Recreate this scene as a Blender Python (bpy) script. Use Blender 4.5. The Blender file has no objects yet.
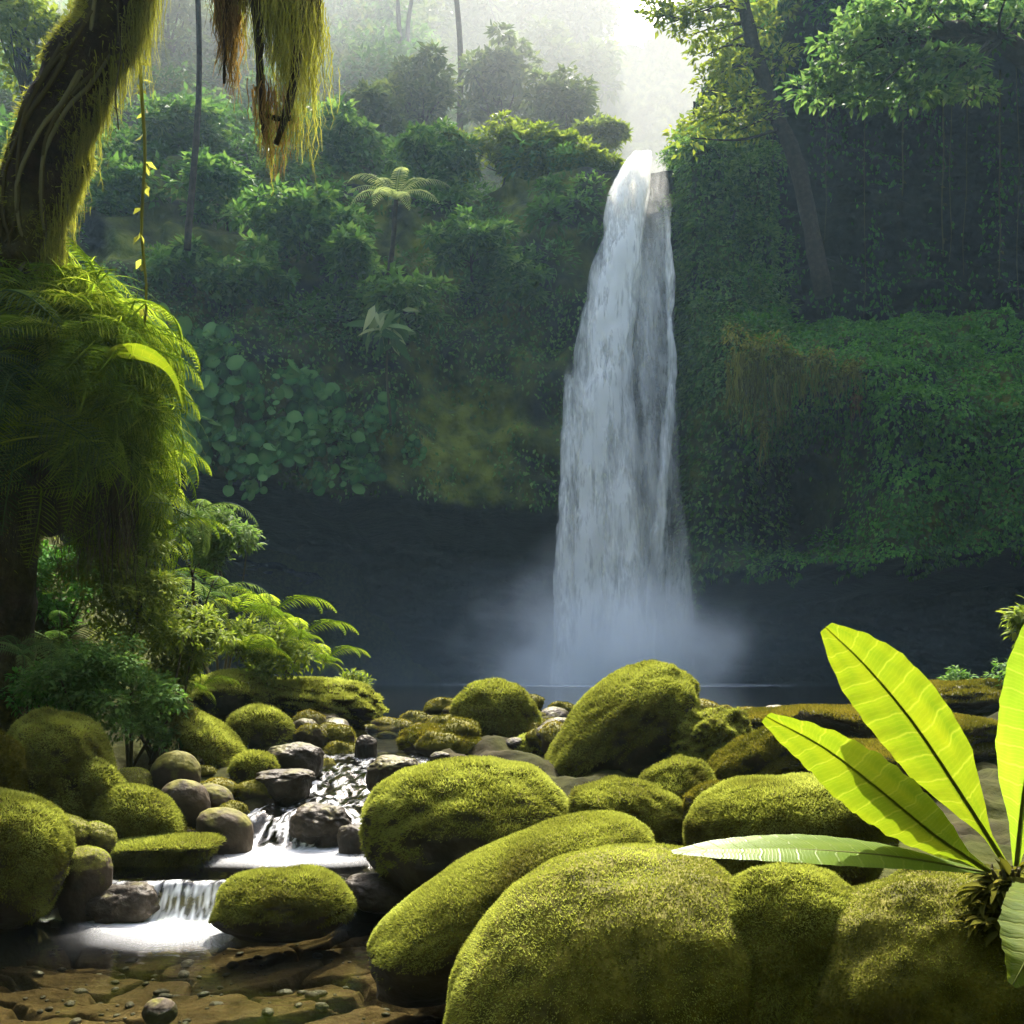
import bpy, math, random
import numpy as np
from mathutils import Vector

R = np.random.default_rng(11)
random.seed(5)
SC = bpy.context.scene
COL = SC.collection
rad = math.radians

# ------------------------------------------------------------------ numbers
CAM_Z, FPX, HOR = 1.45, 1000.0, 668.0
ZO = .95                                                  # the cliff stands this much above the pool datum
def at(px, py, Y):
    """a point of the place, seen from the camera along (px, py) at distance Y"""
    return np.array([(px - 512.0) / FPX * Y, Y, CAM_Z - (py - HOR) / FPX * Y])

# ------------------------------------------------------------------ noise
_perm = np.random.default_rng(3).permutation(256)
_perm = np.concatenate([_perm, _perm, _perm])
_g = np.random.default_rng(4).normal(size=(256, 3)); _g /= np.linalg.norm(_g, axis=1)[:, None]
def perlin(p):
    p = np.asarray(p, float)
    i = np.floor(p).astype(int); f = p - i; i &= 255
    u = f * f * f * (f * (f * 6 - 15) + 10)
    out = np.zeros(len(p))
    for dx in (0, 1):
        wx = u[:, 0] if dx else 1 - u[:, 0]
        for dy in (0, 1):
            wy = u[:, 1] if dy else 1 - u[:, 1]
            for dz in (0, 1):
                wz = u[:, 2] if dz else 1 - u[:, 2]
                h = _perm[_perm[_perm[i[:, 0] + dx] + i[:, 1] + dy] + i[:, 2] + dz]
                out += wx * wy * wz * np.einsum('ij,ij->i', _g[h], f - np.array([dx, dy, dz]))
    return out * 1.6
def fbm(p, oct=3, gain=.5):
    p = np.asarray(p, float); a, s, o = 1.0, 1.0, 0
    for k in range(oct):
        o = o + a * perlin(p * s + 17.3 * k); a *= gain; s *= 2.03
    return o
def sstep(a, b, x):
    t = np.clip((np.asarray(x, float) - a) / (b - a), 0, 1); return t * t * (3 - 2 * t)
def unit(v):
    return v / np.maximum(np.linalg.norm(v, axis=-1, keepdims=True), 1e-9)

# ------------------------------------------------------------------ mesh making
def mesh(name, V, F, mat, parent=None, smooth=True, attrs=None, uv=None):
    me = bpy.data.meshes.new(name)
    V = np.asarray(V, np.float32)
    Fs = F if isinstance(F, list) else [F]
    Fs = [np.asarray(f, np.int32) for f in Fs if len(f)]
    me.vertices.add(len(V)); me.vertices.foreach_set('co', V.ravel())
    loops = np.concatenate([f.ravel() for f in Fs])
    tot = np.concatenate([np.full(len(f), f.shape[1], np.int32) for f in Fs])
    start = np.concatenate([[0], np.cumsum(tot)[:-1]]).astype(np.int32)
    me.loops.add(len(loops)); me.loops.foreach_set('vertex_index', loops)
    me.polygons.add(len(tot)); me.polygons.foreach_set('loop_start', start); me.polygons.foreach_set('loop_total', tot)
    if smooth: me.polygons.foreach_set('use_smooth', np.ones(len(tot), bool))
    for k, a in (attrs or {}).items():
        at_ = me.attributes.new(k, 'FLOAT', 'POINT'); at_.data.foreach_set('value', np.asarray(a, np.float32))
    if uv is not None:
        l = me.uv_layers.new(name='UVMap'); l.data.foreach_set('uv', np.asarray(uv, np.float32)[loops].ravel())
    me.update(calc_edges=True); me.validate()
    if mat: me.materials.append(mat)
    o = bpy.data.objects.new(name, me); COL.objects.link(o)
    if parent: o.parent = parent
    return o
def tag(o, label=None, cat=None, group=None, kind=None):
    if label: o['label'] = label
    if cat: o['category'] = cat
    if group: o['group'] = group
    if kind: o['kind'] = kind
    return o
def empty(name, loc, rz=0.0):
    o = bpy.data.objects.new(name, None); COL.objects.link(o)
    o.location = tuple(loc); o.rotation_euler = (0, 0, rz); o.empty_display_size = .2
    return o
def copy_tree(o, parent=None):
    c = o.copy(); COL.objects.link(c); c.parent = parent
    for ch in list(o.children): copy_tree(ch, c)
    return c

class MB:
    """collects vertices, faces and the attribute 'tint' for one mesh"""
    def __init__(s): s.V, s.F, s.T, s.n = [], [], [], 0
    def add(s, V, F, tint=.5):
        V = np.asarray(V, float); s.V.append(V)
        for f in (F if isinstance(F, list) else [F]): s.F.append(np.asarray(f) + s.n)
        s.T.append(np.full(len(V), tint) if np.isscalar(tint) else np.asarray(tint)); s.n += len(V)
        return s
    def leaves(s, tpl, O, D, N, S, W=1.0, tint=None):
        T, F = tpl; O = np.asarray(O, float); n = len(O)
        if n == 0: return s
        D = unit(np.asarray(D, float)); B = unit(np.cross(D, N)); Nn = np.cross(B, D)
        S = np.broadcast_to(np.asarray(S, float), (n,)); W = np.broadcast_to(np.asarray(W, float), (n,))
        V = O[:, None] + S[:, None, None] * (T[None, :, 0, None] * W[:, None, None] * B[:, None] + T[None, :, 1, None] * D[:, None] + T[None, :, 2, None] * Nn[:, None])
        FF = (F[None] + (np.arange(n) * len(T))[:, None, None]).reshape(-1, F.shape[1])
        t = R.random(n) if tint is None else np.broadcast_to(np.asarray(tint, float), (n,))
        tt = np.repeat(t, len(T)).reshape(n, -1)
        if len(T) == 13: tt[:, 0] += .45
        return s.add(V.reshape(-1, 3), FF, np.clip(tt, 0, 1).ravel())
    def tube(s, path, radii, seg=8, rough=0.0, tint=.5):
        V, F = tube(path, radii, seg, rough); return s.add(V, F, tint)
    def build(s, name, mat, parent=None, smooth=True):
        return mesh(name, np.concatenate(s.V), s.F, mat, parent, smooth, {'tint': np.concatenate(s.T)})

def smooth_path(P, n):
    P = np.asarray(P, float); k = len(P)
    t = np.linspace(0, k - 1, n); i = np.clip(np.floor(t).astype(int), 0, k - 2); f = (t - i)[:, None]
    Q = np.vstack([2 * P[0] - P[1], P, 2 * P[-1] - P[-2]])
    p0, p1, p2, p3 = Q[i], Q[i + 1], Q[i + 2], Q[i + 3]
    return .5 * (2 * p1 + (p2 - p0) * f + (2 * p0 - 5 * p1 + 4 * p2 - p3) * f ** 2 + (3 * p1 - p0 - 3 * p2 + p3) * f ** 3)
def tube(path, radii, seg=8, rough=0.0):
    P = np.asarray(path, float); n = len(P)
    radii = np.interp(np.linspace(0, 1, n), np.linspace(0, 1, len(np.atleast_1d(radii))), np.atleast_1d(radii))
    T = unit(np.gradient(P, axis=0))
    a = np.array([0, 1., 0]) if abs(T[0, 1]) < .8 else np.array([1., 0, 0])
    A = unit(np.cross(T, a)); B = np.cross(T, A)
    th = np.linspace(0, 2 * np.pi, seg, endpoint=False)
    ring = np.cos(th)[None, :, None] * A[:, None] + np.sin(th)[None, :, None] * B[:, None]
    r = radii[:, None, None] * np.ones((n, seg, 1))
    V = P[:, None] + r * ring
    if rough:
        nz = fbm(V.reshape(-1, 3) / max(radii.max(), 1e-3) * 1.1, 3).reshape(n, seg, 1)
        V = V + ring * r * rough * nz
    V = V.reshape(-1, 3)
    i = np.arange(n - 1)[:, None] * seg; j = np.arange(seg)[None]; j2 = (j + 1) % seg
    F = np.stack([i + j, i + j2, i + seg + j2, i + seg + j], -1).reshape(-1, 4)
    V = np.vstack([V, P[:1], P[-1:]]); m = len(V)
    c0 = np.stack([np.full(seg, m - 2), j2[0], j[0]], -1); b = (n - 1) * seg
    c1 = np.stack([np.full(seg, m - 1), b + j[0], b + j2[0]], -1)
    return V, [F, c0, c1]

# leaf templates: x across, y along (0 base to 1 tip), z out of the leaf
LEAF = (np.array([[0, 0, 0], [-.24, .42, .07], [0, 1, -.10], [.24, .42, .07]]), np.array([[0, 3, 2], [0, 2, 1]]))
LEAF_LONG = (np.array([[0, 0, 0], [-.11, .35, .04], [-.08, .7, 0.0], [0, 1, -.14], [.08, .7, 0.0], [.11, .35, .04], [0, .55, -.01]]),
             np.array([[0, 5, 6], [5, 4, 6], [4, 3, 6], [3, 2, 6], [2, 1, 6], [1, 0, 6]]))
_a = np.linspace(0, 2 * np.pi, 12, endpoint=False)
_rr = np.array([.62, .55, .5, .46, .44, .42, .30, .42, .44, .46, .5, .55])
LEAF_ROUND = (np.vstack([[[0, .36, -.05]], np.stack([np.sin(_a) * _rr * .95, .40 + np.cos(_a) * _rr, -.10 * np.abs(np.sin(_a)) - .07 * np.clip(np.cos(_a), 0, 1)], -1)]),
              np.array([[0, 1 + (k + 1) % 12, 1 + k] for k in range(12)]))
BLADE = (np.array([[-.5, 0, 0], [.5, 0, 0], [0, 1, 0]]), np.array([[0, 1, 2]]))

def rnd_dirs(n):
    return unit(R.normal(size=(n, 3)))
def leaf_clump(mb, c, rx, n, size, tpl=LEAF, droop=.35, flat=.75, tint=(0, 1), w=1.0):
    """leaves through an uneven blob: more near its skin, facing up and out"""
    d = rnd_dirs(n); d[:, 2] = np.abs(d[:, 2]) * np.where(R.random(n) < .8, 1, -1)
    d = unit(d); rr = (.35 + .65 * R.random(n) ** .6) * (1 + .28 * perlin(d * 2.3 + np.asarray(c)))
    O = np.asarray(c) + d * (rr * 1.0)[:, None] * np.asarray(rx)
    D = unit(d + rnd_dirs(n) * .8 + np.array([0, 0, -droop])); D[:, 2] *= flat
    N = unit(np.array([0, 0, 1.0]) + d * .5 + rnd_dirs(n) * .45)
    mb.leaves(tpl, O, D, N, size * (.6 + .8 * R.random(n)), w, tint[0] + (tint[1] - tint[0]) * R.random(n))

# ------------------------------------------------------------------ materials
def new_mat(name):
    m = bpy.data.materials.new(name); m.use_nodes = True
    nt = m.node_tree; nt.nodes.clear()
    return m, nt, nt.nodes, nt.links
def ramp(nd, stops):
    r = nd.new('ShaderNodeValToRGB'); e = r.color_ramp.elements
    while len(e) < len(stops): e.new(.5)
    for i, (p, c) in enumerate(stops): e[i].position = p; e[i].color = (*c, 1)
    return r
def leaf_mat(name, stops, trans=.4, rough=.6, spec=.05, gain=1.3):
    m, nt, nd, ln = new_mat(name)
    a = nd.new('ShaderNodeAttribute'); a.attribute_name = 'tint'
    r = ramp(nd, stops); ln.new(a.outputs['Fac'], r.inputs[0])
    p = nd.new('ShaderNodeBsdfPrincipled'); p.inputs['Roughness'].default_value = rough; p.inputs['Specular IOR Level'].default_value = spec
    ln.new(r.outputs[0], p.inputs['Base Color'])
    g = nd.new('ShaderNodeMix'); g.data_type = 'RGBA'; g.blend_type = 'MULTIPLY'; g.inputs[0].default_value = 1
    ln.new(r.outputs[0], g.inputs[6]); g.inputs[7].default_value = (gain, gain, gain * .6, 1)
    t = nd.new('ShaderNodeBsdfTranslucent'); ln.new(g.outputs[2], t.inputs[0])
    mx = nd.new('ShaderNodeMixShader'); mx.inputs[0].default_value = trans
    ln.new(p.outputs[0], mx.inputs[1]); ln.new(t.outputs[0], mx.inputs[2])
    o = nd.new('ShaderNodeOutputMaterial'); ln.new(mx.outputs[0], o.inputs[0])
    return m
def rock_mat(name, dark, mid, light, moss_a=(.045, .05, .008), moss_b=(.12, .12, .018), scale=3.0, rough=.8, spec=.1, bump=.5, dist=.04):
    """stone with veins and grain, turning to moss where the attribute 'moss' says so"""
    m, nt, nd, ln = new_mat(name)
    tc = nd.new('ShaderNodeTexCoord')
    n1 = nd.new('ShaderNodeTexNoise'); n1.inputs['Scale'].default_value = scale; n1.inputs['Detail'].default_value = 7; n1.inputs['Roughness'].default_value = .62
    ln.new(tc.outputs['Object'], n1.inputs['Vector'])
    r1 = ramp(nd, [(.32, dark), (.52, mid), (.72, light)]); ln.new(n1.outputs['Fac'], r1.inputs[0])
    n2 = nd.new('ShaderNodeTexNoise'); n2.inputs['Scale'].default_value = scale * 4; n2.inputs['Detail'].default_value = 5
    ln.new(tc.outputs['Object'], n2.inputs['Vector'])
    r2 = ramp(nd, [(.3, moss_a), (.7, moss_b)]); ln.new(n2.outputs['Fac'], r2.inputs[0])
    a = nd.new('ShaderNodeAttribute'); a.attribute_name = 'moss'
    mx = nd.new('ShaderNodeMix'); mx.data_type = 'RGBA'
    ln.new(a.outputs['Fac'], mx.inputs[0]); ln.new(r1.outputs[0], mx.inputs[6]); ln.new(r2.outputs[0], mx.inputs[7])
    b = nd.new('ShaderNodeBump'); b.inputs['Strength'].default_value = bump; b.inputs['Distance'].default_value = dist
    n3 = nd.new('ShaderNodeTexNoise'); n3.inputs['Scale'].default_value = scale * 6; n3.inputs['Detail'].default_value = 8
    ln.new(tc.outputs['Object'], n3.inputs['Vector']); ln.new(n3.outputs['Fac'], b.inputs['Height'])
    p = nd.new('ShaderNodeBsdfPrincipled'); p.inputs['Roughness'].default_value = rough; p.inputs['Specular IOR Level'].default_value = spec
    ln.new(mx.outputs[2], p.inputs['Base Color']); ln.new(b.outputs[0], p.inputs['Normal'])
    o = nd.new('ShaderNodeOutputMaterial'); ln.new(p.outputs[0], o.inputs[0])
    return m

M = {}
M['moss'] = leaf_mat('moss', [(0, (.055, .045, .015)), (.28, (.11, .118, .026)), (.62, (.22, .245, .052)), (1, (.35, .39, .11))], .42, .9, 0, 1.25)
M['moss_dark'] = leaf_mat('moss_dark', [(0, (.03, .035, .008)), (.5, (.09, .09, .014)), (1, (.19, .16, .025))], .3, .9, 0)
M['boulder'] = rock_mat('mossy_stone', (.012, .011, .008), (.03, .026, .018), (.07, .06, .04), (.05, .05, .008), (.13, .12, .016), 3.5)
M['cobble'] = rock_mat('river_stone', (.02, .016, .01), (.045, .034, .021), (.08, .062, .038), (.07, .07, .014), (.14, .13, .025), 4, .75, .12, .35)
M['wet'] = rock_mat('wet_stone', (.016, .013, .009), (.036, .029, .02), (.07, .056, .04), (.05, .05, .01), (.10, .09, .018), 5, .5, .12, .5)
M['earth'] = rock_mat('earth', (.010, .009, .004), (.022, .019, .010), (.04, .034, .018), (.018, .022, .005), (.045, .05, .010), 1.5, .9, .03, .8)
M['cliff'] = rock_mat('cliff_rock', (.005, .006, .007), (.011, .013, .014), (.028, .028, .024), (.035, .06, .009), (.19, .21, .03), .35, .85, .08, .9, .35)
M['bark'] = rock_mat('bark', (.012, .009, .006), (.03, .022, .014), (.06, .045, .028), (.04, .045, .008), (.12, .12, .016), 6, .85, .15, .9)
M['leaf_mid'] = leaf_mat('jungle_leaf', [(0, (.022, .062, .014)), (.5, (.066, .15, .032)), (1, (.17, .27, .07))], .38)
M['leaf_dark'] = leaf_mat('ivy_leaf', [(0, (.03, .10, .016)), (.5, (.065, .20, .026)), (1, (.13, .30, .04))], .3, .6, .05)
M['leaf_blue'] = leaf_mat('broad_leaf', [(0, (.018, .065, .015)), (.5, (.045, .14, .03)), (1, (.11, .23, .055))], .3, .55, .1)
M['leaf_bough'] = leaf_mat('bough_leaf', [(0, (.022, .06, .018)), (.5, (.065, .135, .04)), (1, (.15, .23, .075))], .4)
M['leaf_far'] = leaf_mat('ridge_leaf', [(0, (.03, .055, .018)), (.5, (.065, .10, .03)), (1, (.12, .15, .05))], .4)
M['leaf_bright'] = leaf_mat('bank_leaf', [(0, (.05, .085, .012)), (.5, (.12, .17, .022)), (1, (.22, .26, .04))], .45)
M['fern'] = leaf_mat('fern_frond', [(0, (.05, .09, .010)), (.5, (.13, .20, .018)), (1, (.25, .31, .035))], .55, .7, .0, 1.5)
M['fern_cool_shaded'] = leaf_mat('fern_cool_shaded_frond', [(0, (.03, .07, .02)), (.5, (.07, .13, .035)), (1, (.14, .20, .06))], .4)  # cool fern green, also the painted shade tone of the unlit mound ferns
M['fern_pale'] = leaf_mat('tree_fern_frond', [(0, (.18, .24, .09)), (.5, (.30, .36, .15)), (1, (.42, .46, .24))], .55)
M['hang'] = leaf_mat('hanging_moss_strand', [(0, (.05, .055, .012)), (.5, (.15, .16, .028)), (1, (.30, .31, .07))], .5, .7, .1, 1.3)
M['hang_brown'] = leaf_mat('dry_moss_strand', [(0, (.05, .035, .012)), (.5, (.16, .10, .03)), (1, (.30, .2, .07))], .45, .7, .1, 1.2)
M['vine'] = leaf_mat('vine_stem', [(0, (.03, .03, .012)), (1, (.10, .085, .035))], .05, .8, .1)
M['vine_pale'] = leaf_mat('pale_root', [(0, (.10, .10, .06)), (1, (.20, .19, .12))], .05, .8, .1)

# ------------------------------------------------------------------ world, sun, camera
SUN_EL, SUN_AZ = rad(54), rad(5)
w = bpy.data.worlds.new('World'); SC.world = w; w.use_nodes = True
nt = w.node_tree; nt.nodes.clear()
sk = nt.nodes.new('ShaderNodeTexSky'); sk.sky_type = 'NISHITA'; sk.sun_disc = False
sk.sun_elevation = SUN_EL; sk.sun_rotation = SUN_AZ; sk.air_density = .7; sk.dust_density = 6.0; sk.ozone_density = .2
bg = nt.nodes.new('ShaderNodeBackground'); bg.inputs[1].default_value = .15
ow = nt.nodes.new('ShaderNodeOutputWorld')
nt.links.new(sk.outputs[0], bg.inputs[0]); nt.links.new(bg.outputs[0], ow.inputs[0])
sl = bpy.data.lights.new('sun', 'SUN'); sl.energy = 3.35; sl.angle = rad(.5); sl.color = (1.0, .94, .82)
so = bpy.data.objects.new('sun', sl); COL.objects.link(so)
sd = Vector((math.sin(SUN_AZ) * math.cos(SUN_EL), math.cos(SUN_AZ) * math.cos(SUN_EL), math.sin(SUN_EL)))
so.rotation_euler = (-sd).to_track_quat('-Z', 'Y').to_euler(); so.location = sd * 90
cd = bpy.data.cameras.new('camera'); cam = bpy.data.objects.new('camera', cd); COL.objects.link(cam)
cam.location = (0, 0, CAM_Z); cam.rotation_euler = (rad(90), 0, 0)
cd.lens = 36.0 * FPX / 1024; cd.sensor_width = 36; cd.shift_y = (HOR - 512) / 1024; cd.clip_end = 1500; cd.clip_start = .05
SC.camera = cam
SC.view_settings.view_transform = 'Standard'; SC.view_settings.look = 'None'; SC.view_settings.exposure = 2.5; SC.view_settings.gamma = 1
SC.cycles.use_denoising = True
SC.cycles.max_bounces = 8; SC.cycles.transparent_max_bounces = 24; SC.cycles.volume_bounces = 5
SC.cycles.diffuse_bounces = 3; SC.cycles.transmission_bounces = 4; SC.cycles.volume_max_steps = 256
SC.cycles.sample_clamp_indirect = 6
SC.cycles.caustics_reflective = False; SC.cycles.caustics_refractive = False

# ------------------------------------------------------------------ ground and water levels
def level(y):
    y = np.asarray(y, float)
    return .20 * sstep(5.74, 5.86, y) + .20 * sstep(6.86, 7.2, y) + .30 * sstep(7.0, 9.0, y) + .10 * sstep(9, 12.5, y)
def chan(y):
    """left and right edge of the stream"""
    yy = [2, 4.2, 5.0, 5.8, 6.4, 6.9, 7.4, 8.0, 9.5, 12.5, 14]
    l = [-3.2, -2.9, -2.75, -2.6, -2.5, -1.95, -1.7, -1.65, -1.55, -1.7, -14]
    r = [-.2, -.28, -.35, -.75, -.75, -1.0, -.95, -.85, -.8, -1.2, 12]
    return np.interp(y, yy, l), np.interp(y, yy, r)
def ground_z(x, y):
    x = np.asarray(x, float); y = np.asarray(y, float); x, y = np.broadcast_arrays(x, y)
    p = np.stack([x, y, 0 * x], -1).reshape(-1, 3)
    n1 = fbm(p * .9, 3).reshape(x.shape); n2 = fbm(p * 3.1 + 9, 3).reshape(x.shape)
    l, r = chan(y); lv = level(y)
    dl, dr = l - x, x - r                                   # metres outside the channel
    out = np.maximum(dl, dr)
    lv = lv + (np.interp(y, [3, 6, 9, 13], [.1, .3, .55, .8]) - lv) * sstep(.6, 2.2, dr)
    z = lv - .14 + .04 * n2 + sstep(-.15, .35, out) * (.22 + .10 * n1 + .05 * n2)
    z = z + .02 * np.clip(dr, 0, 8) * sstep(13.5, 11, y) - .3 * sstep(5.75, 5.55, y) * sstep(.1, -.25, out)
    bl = np.clip(-x - 2.7 - .35 * n1 - np.clip(12 - y, 0, 6) * -.02 - sstep(9.5, 13, y) * .6, 0, 30)
    bank = np.minimum(bl * (.55 + .25 * n1) + .16 * bl ** 2, 7)
    z = z + bank * sstep(7.7, 9.6, y) + np.clip(-x - 3.0, 0, 9) * .2 * sstep(7, 5, y)
    basin = sstep(12.6, 14.0, y) * sstep(52, 49, y)
    side = sstep(9 - .0 * x, 13, np.abs(x + 0.5) - (y - 13) * .55)
    zb = -1.2 + side * 2.9 + .25 * n1
    z = z * (1 - basin) + zb * basin
    # unseen slopes added behind and beside the viewer to cut low sky light
    z = z + 2.0 * np.clip(-y - 3.5 + n1, 0, 12) + 1.5 * np.clip(x - 8.5 - .32 * np.clip(y, 0, 60) + n1, 0, 15) * sstep(42, 34, y) + 1.0 * np.clip(-x - 9.5 - .1 * np.clip(y, 0, 60) + n1, 0, 15) * sstep(40, 32, y)
    return z
xs = np.unique(np.concatenate([np.linspace(-60, -8, 40), np.linspace(-8, 8, 260), np.linspace(8, 60, 40)]))
ys = np.unique(np.concatenate([np.linspace(-45, -8, 30), np.linspace(-8, 2, 12), np.linspace(2, 15, 230), np.linspace(15, 60, 60), np.linspace(60, 170, 12)]))
GX, GY = np.meshgrid(xs, ys)
GZ = ground_z(GX, GY)
V = np.stack([GX, GY, GZ], -1).reshape(-1, 3)
nx, ny = len(xs), len(ys)
def grid_faces(nx, ny):
    i = np.arange(ny - 1)[:, None] * nx + np.arange(nx - 1)[None]
    return np.stack([i, i + 1, i + nx + 1, i + nx], -1).reshape(-1, 4)
ms = np.clip(.5 + .9 * fbm(V * 1.7 + 3, 3) + 1.6 * np.clip(V[:, 2] - level(V[:, 1]) - .15, -.4, .5), 0, 1) * (V[:, 2] > level(V[:, 1]) + .02)
tag(mesh('ground', V, grid_faces(nx, ny), M['earth'], attrs={'moss': ms}), kind='structure')

# stream bed: cracked rock slabs, each a little tilted, under the clear water of the lower pool
M['bed'] = rock_mat('bed_slab', (.024, .016, .008), (.054, .036, .017), (.092, .064, .034), (.012, .009, .006), (.02, .015, .008), 2.6, .9, .0, .7)
nbx, nby = 420, 380
bx_, by_ = np.linspace(-3.5, .15, nbx), np.linspace(2.2, 5.74, nby)
BX, BY = np.meshgrid(bx_, by_)
pp = np.stack([BX, BY, 0 * BX], -1).reshape(-1, 3)
wq = pp + .16 * np.stack([fbm(pp * 2.2, 3), .5 * fbm(pp * 2.2 + 31, 3), 0 * pp[:, 0]], -1)
sd_ = np.stack([R.uniform(-3.6, .2, 120), R.uniform(2.1, 5.9, 120)], -1)
dd = np.sqrt(((wq[:, None, 0] - sd_[None, :, 0]) * .62) ** 2 + ((wq[:, None, 1] - sd_[None, :, 1]) * 1.25) ** 2)
o2 = np.argpartition(dd, 2, axis=1)[:, :2]; d2_ = np.take_along_axis(dd, o2, 1); sw = d2_[:, 0] > d2_[:, 1]
i1 = np.where(sw, o2[:, 1], o2[:, 0]); gap = np.abs(d2_[:, 1] - d2_[:, 0])
hh = R.uniform(-.035, .01, 120); tx = R.normal(size=120) * .05; ty = R.normal(size=120) * .10 + .06
rel = wq[:, :2] - sd_[i1]
shal = sstep(-2.2, -.7, pp[:, 0])
BZ = -.12 + .055 * shal + (hh[i1] + tx[i1] * rel[:, 0] + ty[i1] * rel[:, 1]) * (.45 + .55 * shal) - .075 * sstep(.045, .0, gap) + .012 * fbm(pp * 6, 3) - .10 * np.exp(-(((pp[:, 0] + 1.95) / .75) ** 2 + ((pp[:, 1] - 5.1) / .6) ** 2))
BZ = np.minimum(BZ, -.022 + .008 * perlin(pp * 4))
tag(mesh('stream_bed', np.stack([pp[:, 0], pp[:, 1], BZ], -1), grid_faces(nbx, nby), M['bed'], attrs={'moss': .9 * sstep(.03, .0, gap)}), kind='structure')

# ------------------------------------------------------------------ water
m, nt, nd, ln = new_mat('stream_water')
tc = nd.new('ShaderNodeTexCoord')
fr = nd.new('ShaderNodeFresnel'); fr.inputs[0].default_value = 1.33
nb = nd.new('ShaderNodeTexNoise'); nb.inputs['Scale'].default_value = 5; nb.inputs['Detail'].default_value = 3
mp = nd.new('ShaderNodeMapping'); mp.inputs['Scale'].default_value = (1, 2.2, 1); ln.new(tc.outputs['Object'], mp.inputs[0]); ln.new(mp.outputs[0], nb.inputs['Vector'])
bu = nd.new('ShaderNodeBump'); bu.inputs['Strength'].default_value = .10; bu.inputs['Distance'].default_value = .03
ln.new(nb.outputs['Fac'], bu.inputs['Height']); ln.new(bu.outputs[0], fr.inputs['Normal'])
gl = nd.new('ShaderNodeBsdfGlossy'); gl.inputs['Roughness'].default_value = .06; ln.new(bu.outputs[0], gl.inputs['Normal'])
tr = nd.new('ShaderNodeBsdfTransparent'); tr.inputs[0].default_value = (.78, .82, .70, 1)
mx = nd.new('ShaderNodeMixShader'); ln.new(fr.outputs[0], mx.inputs[0]); ln.new(tr.outputs[0], mx.inputs[1]); ln.new(gl.outputs[0], mx.inputs[2])
df = nd.new('ShaderNodeBsdfPrincipled'); df.inputs['Base Color'].default_value = (.82, .85, .88, 1); df.inputs['Roughness'].default_value = .5
fa = nd.new('ShaderNodeAttribute'); fa.attribute_name = 'foam'
fx = nd.new('ShaderNodeMixShader'); ln.new(fa.outputs['Fac'], fx.inputs[0]); ln.new(mx.outputs[0], fx.inputs[1]); ln.new(df.outputs[0], fx.inputs[2])
o_ = nd.new('ShaderNodeOutputMaterial'); ln.new(fx.outputs[0], o_.inputs[0])
M['water'] = m
wx = np.linspace(-3.6, .4, 260); wy = np.linspace(2.2, 12.6, 620)
WX, WY = np.meshgrid(wx, wy); WP = np.stack([WX, WY, 0 * WX], -1).reshape(-1, 3)
def warp(x):  # the lips of the cascades are uneven
    return .10 * perlin(np.stack([x.ravel() * 3, 0 * x.ravel(), 0 * x.ravel() + 5], -1)).reshape(x.shape)
yw = WY + warp(WX) * sstep(7.6, 6.6, WY)
WZ = level(yw)
fast = sstep(6.8, 7.0, yw) * sstep(9.2, 7.6, yw)
nw = fbm(WP * np.array([7, 3.0, 1]), 3).reshape(WX.shape)
WZ = WZ + .035 * nw * fast + .012 * nw * sstep(5.6, 5.75, yw) * sstep(6.0, 5.85, yw)
st = fbm(np.stack([WX.ravel() * 20 + 1.2 * perlin(WP * 5), WY.ravel() * 6, 0 * WX.ravel()], -1), 4, .7).reshape(WX.shape)
st2 = fbm(np.stack([WX.ravel() * 6, WY.ravel() * 4, 0 * WX.ravel() + 3], -1), 3).reshape(WX.shape)
inL = sstep(-2.42, -2.2, WX) * sstep(-1.5, -1.72, WX)
st3 = fbm(np.stack([WX.ravel() * 42, WY.ravel() * 30, 0 * WX.ravel() + 8], -1), 2).reshape(WX.shape)
f1 = sstep(5.70, 5.76, yw) * sstep(5.90, 5.84, yw) * inL * np.clip(.38 + .7 * st + .9 * st3, 0, 1)
d1 = np.sqrt(((WX + 1.93) / .38) ** 2 + ((yw - 5.66) / .13) ** 2)
xw = WX + .10 * st2
f2 = sstep(-2.55, -2.12, xw) * sstep(-1.42, -1.78, xw) * np.exp(-np.clip(5.70 + .05 * st2 - yw, 0, 9) / .11) * (.85 + .25 * st3) * sstep(5.78, 5.72, yw)
d1b = np.sqrt(((WX + 1.8) / .5) ** 2 + ((yw - 5.5) / .38) ** 2); f2b = .30 * np.clip(1.1 - d1b, 0, 1) * sstep(5.78, 5.7, yw)
f2c = .55 * np.clip(1 - np.sqrt(((WX + 2.55) / .28) ** 2 + ((yw - 5.74) / .08) ** 2), 0, 1) * np.clip(.7 + st, 0, 1)
f3 = sstep(6.86, 6.93, yw) * sstep(7.3, 7.08, yw) * np.clip(.10 + 1.1 * st + .8 * st2, 0, 1) * sstep(-1.95, -1.8, WX) * sstep(-.95, -1.15, WX)
d2 = np.sqrt(((WX + 1.46) / .42) ** 2 + ((yw - 6.82) / .07) ** 2); f4 = sstep(-2.15, -1.72, xw) * sstep(-.95, -1.2, xw) * np.exp(-np.clip(6.82 + .06 * st2 - yw, 0, 9) / .09) * (.85 + .25 * st3) * sstep(6.93, 6.86, yw)
d2b = np.sqrt(((WX + 1.45) / .75) ** 2 + ((yw - 6.55) / .3) ** 2); f4b = .35 * np.clip(1.1 - d2b, 0, 1) * sstep(6.9, 6.8, yw)
f5 = fast * sstep(7.1, 7.3, yw) * np.clip(-.12 + .9 * st2 + .7 * st, 0, .9)
foam = np.clip(f1 + f2 + f2b + f2c + f3 + f4 + f4b + f5, 0, .97)
tag(mesh('stream_water', np.stack([WX, WY, WZ], -1).reshape(-1, 3), grid_faces(260, 620), M['water'], attrs={'foam': foam.ravel()}), kind='structure')
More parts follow.
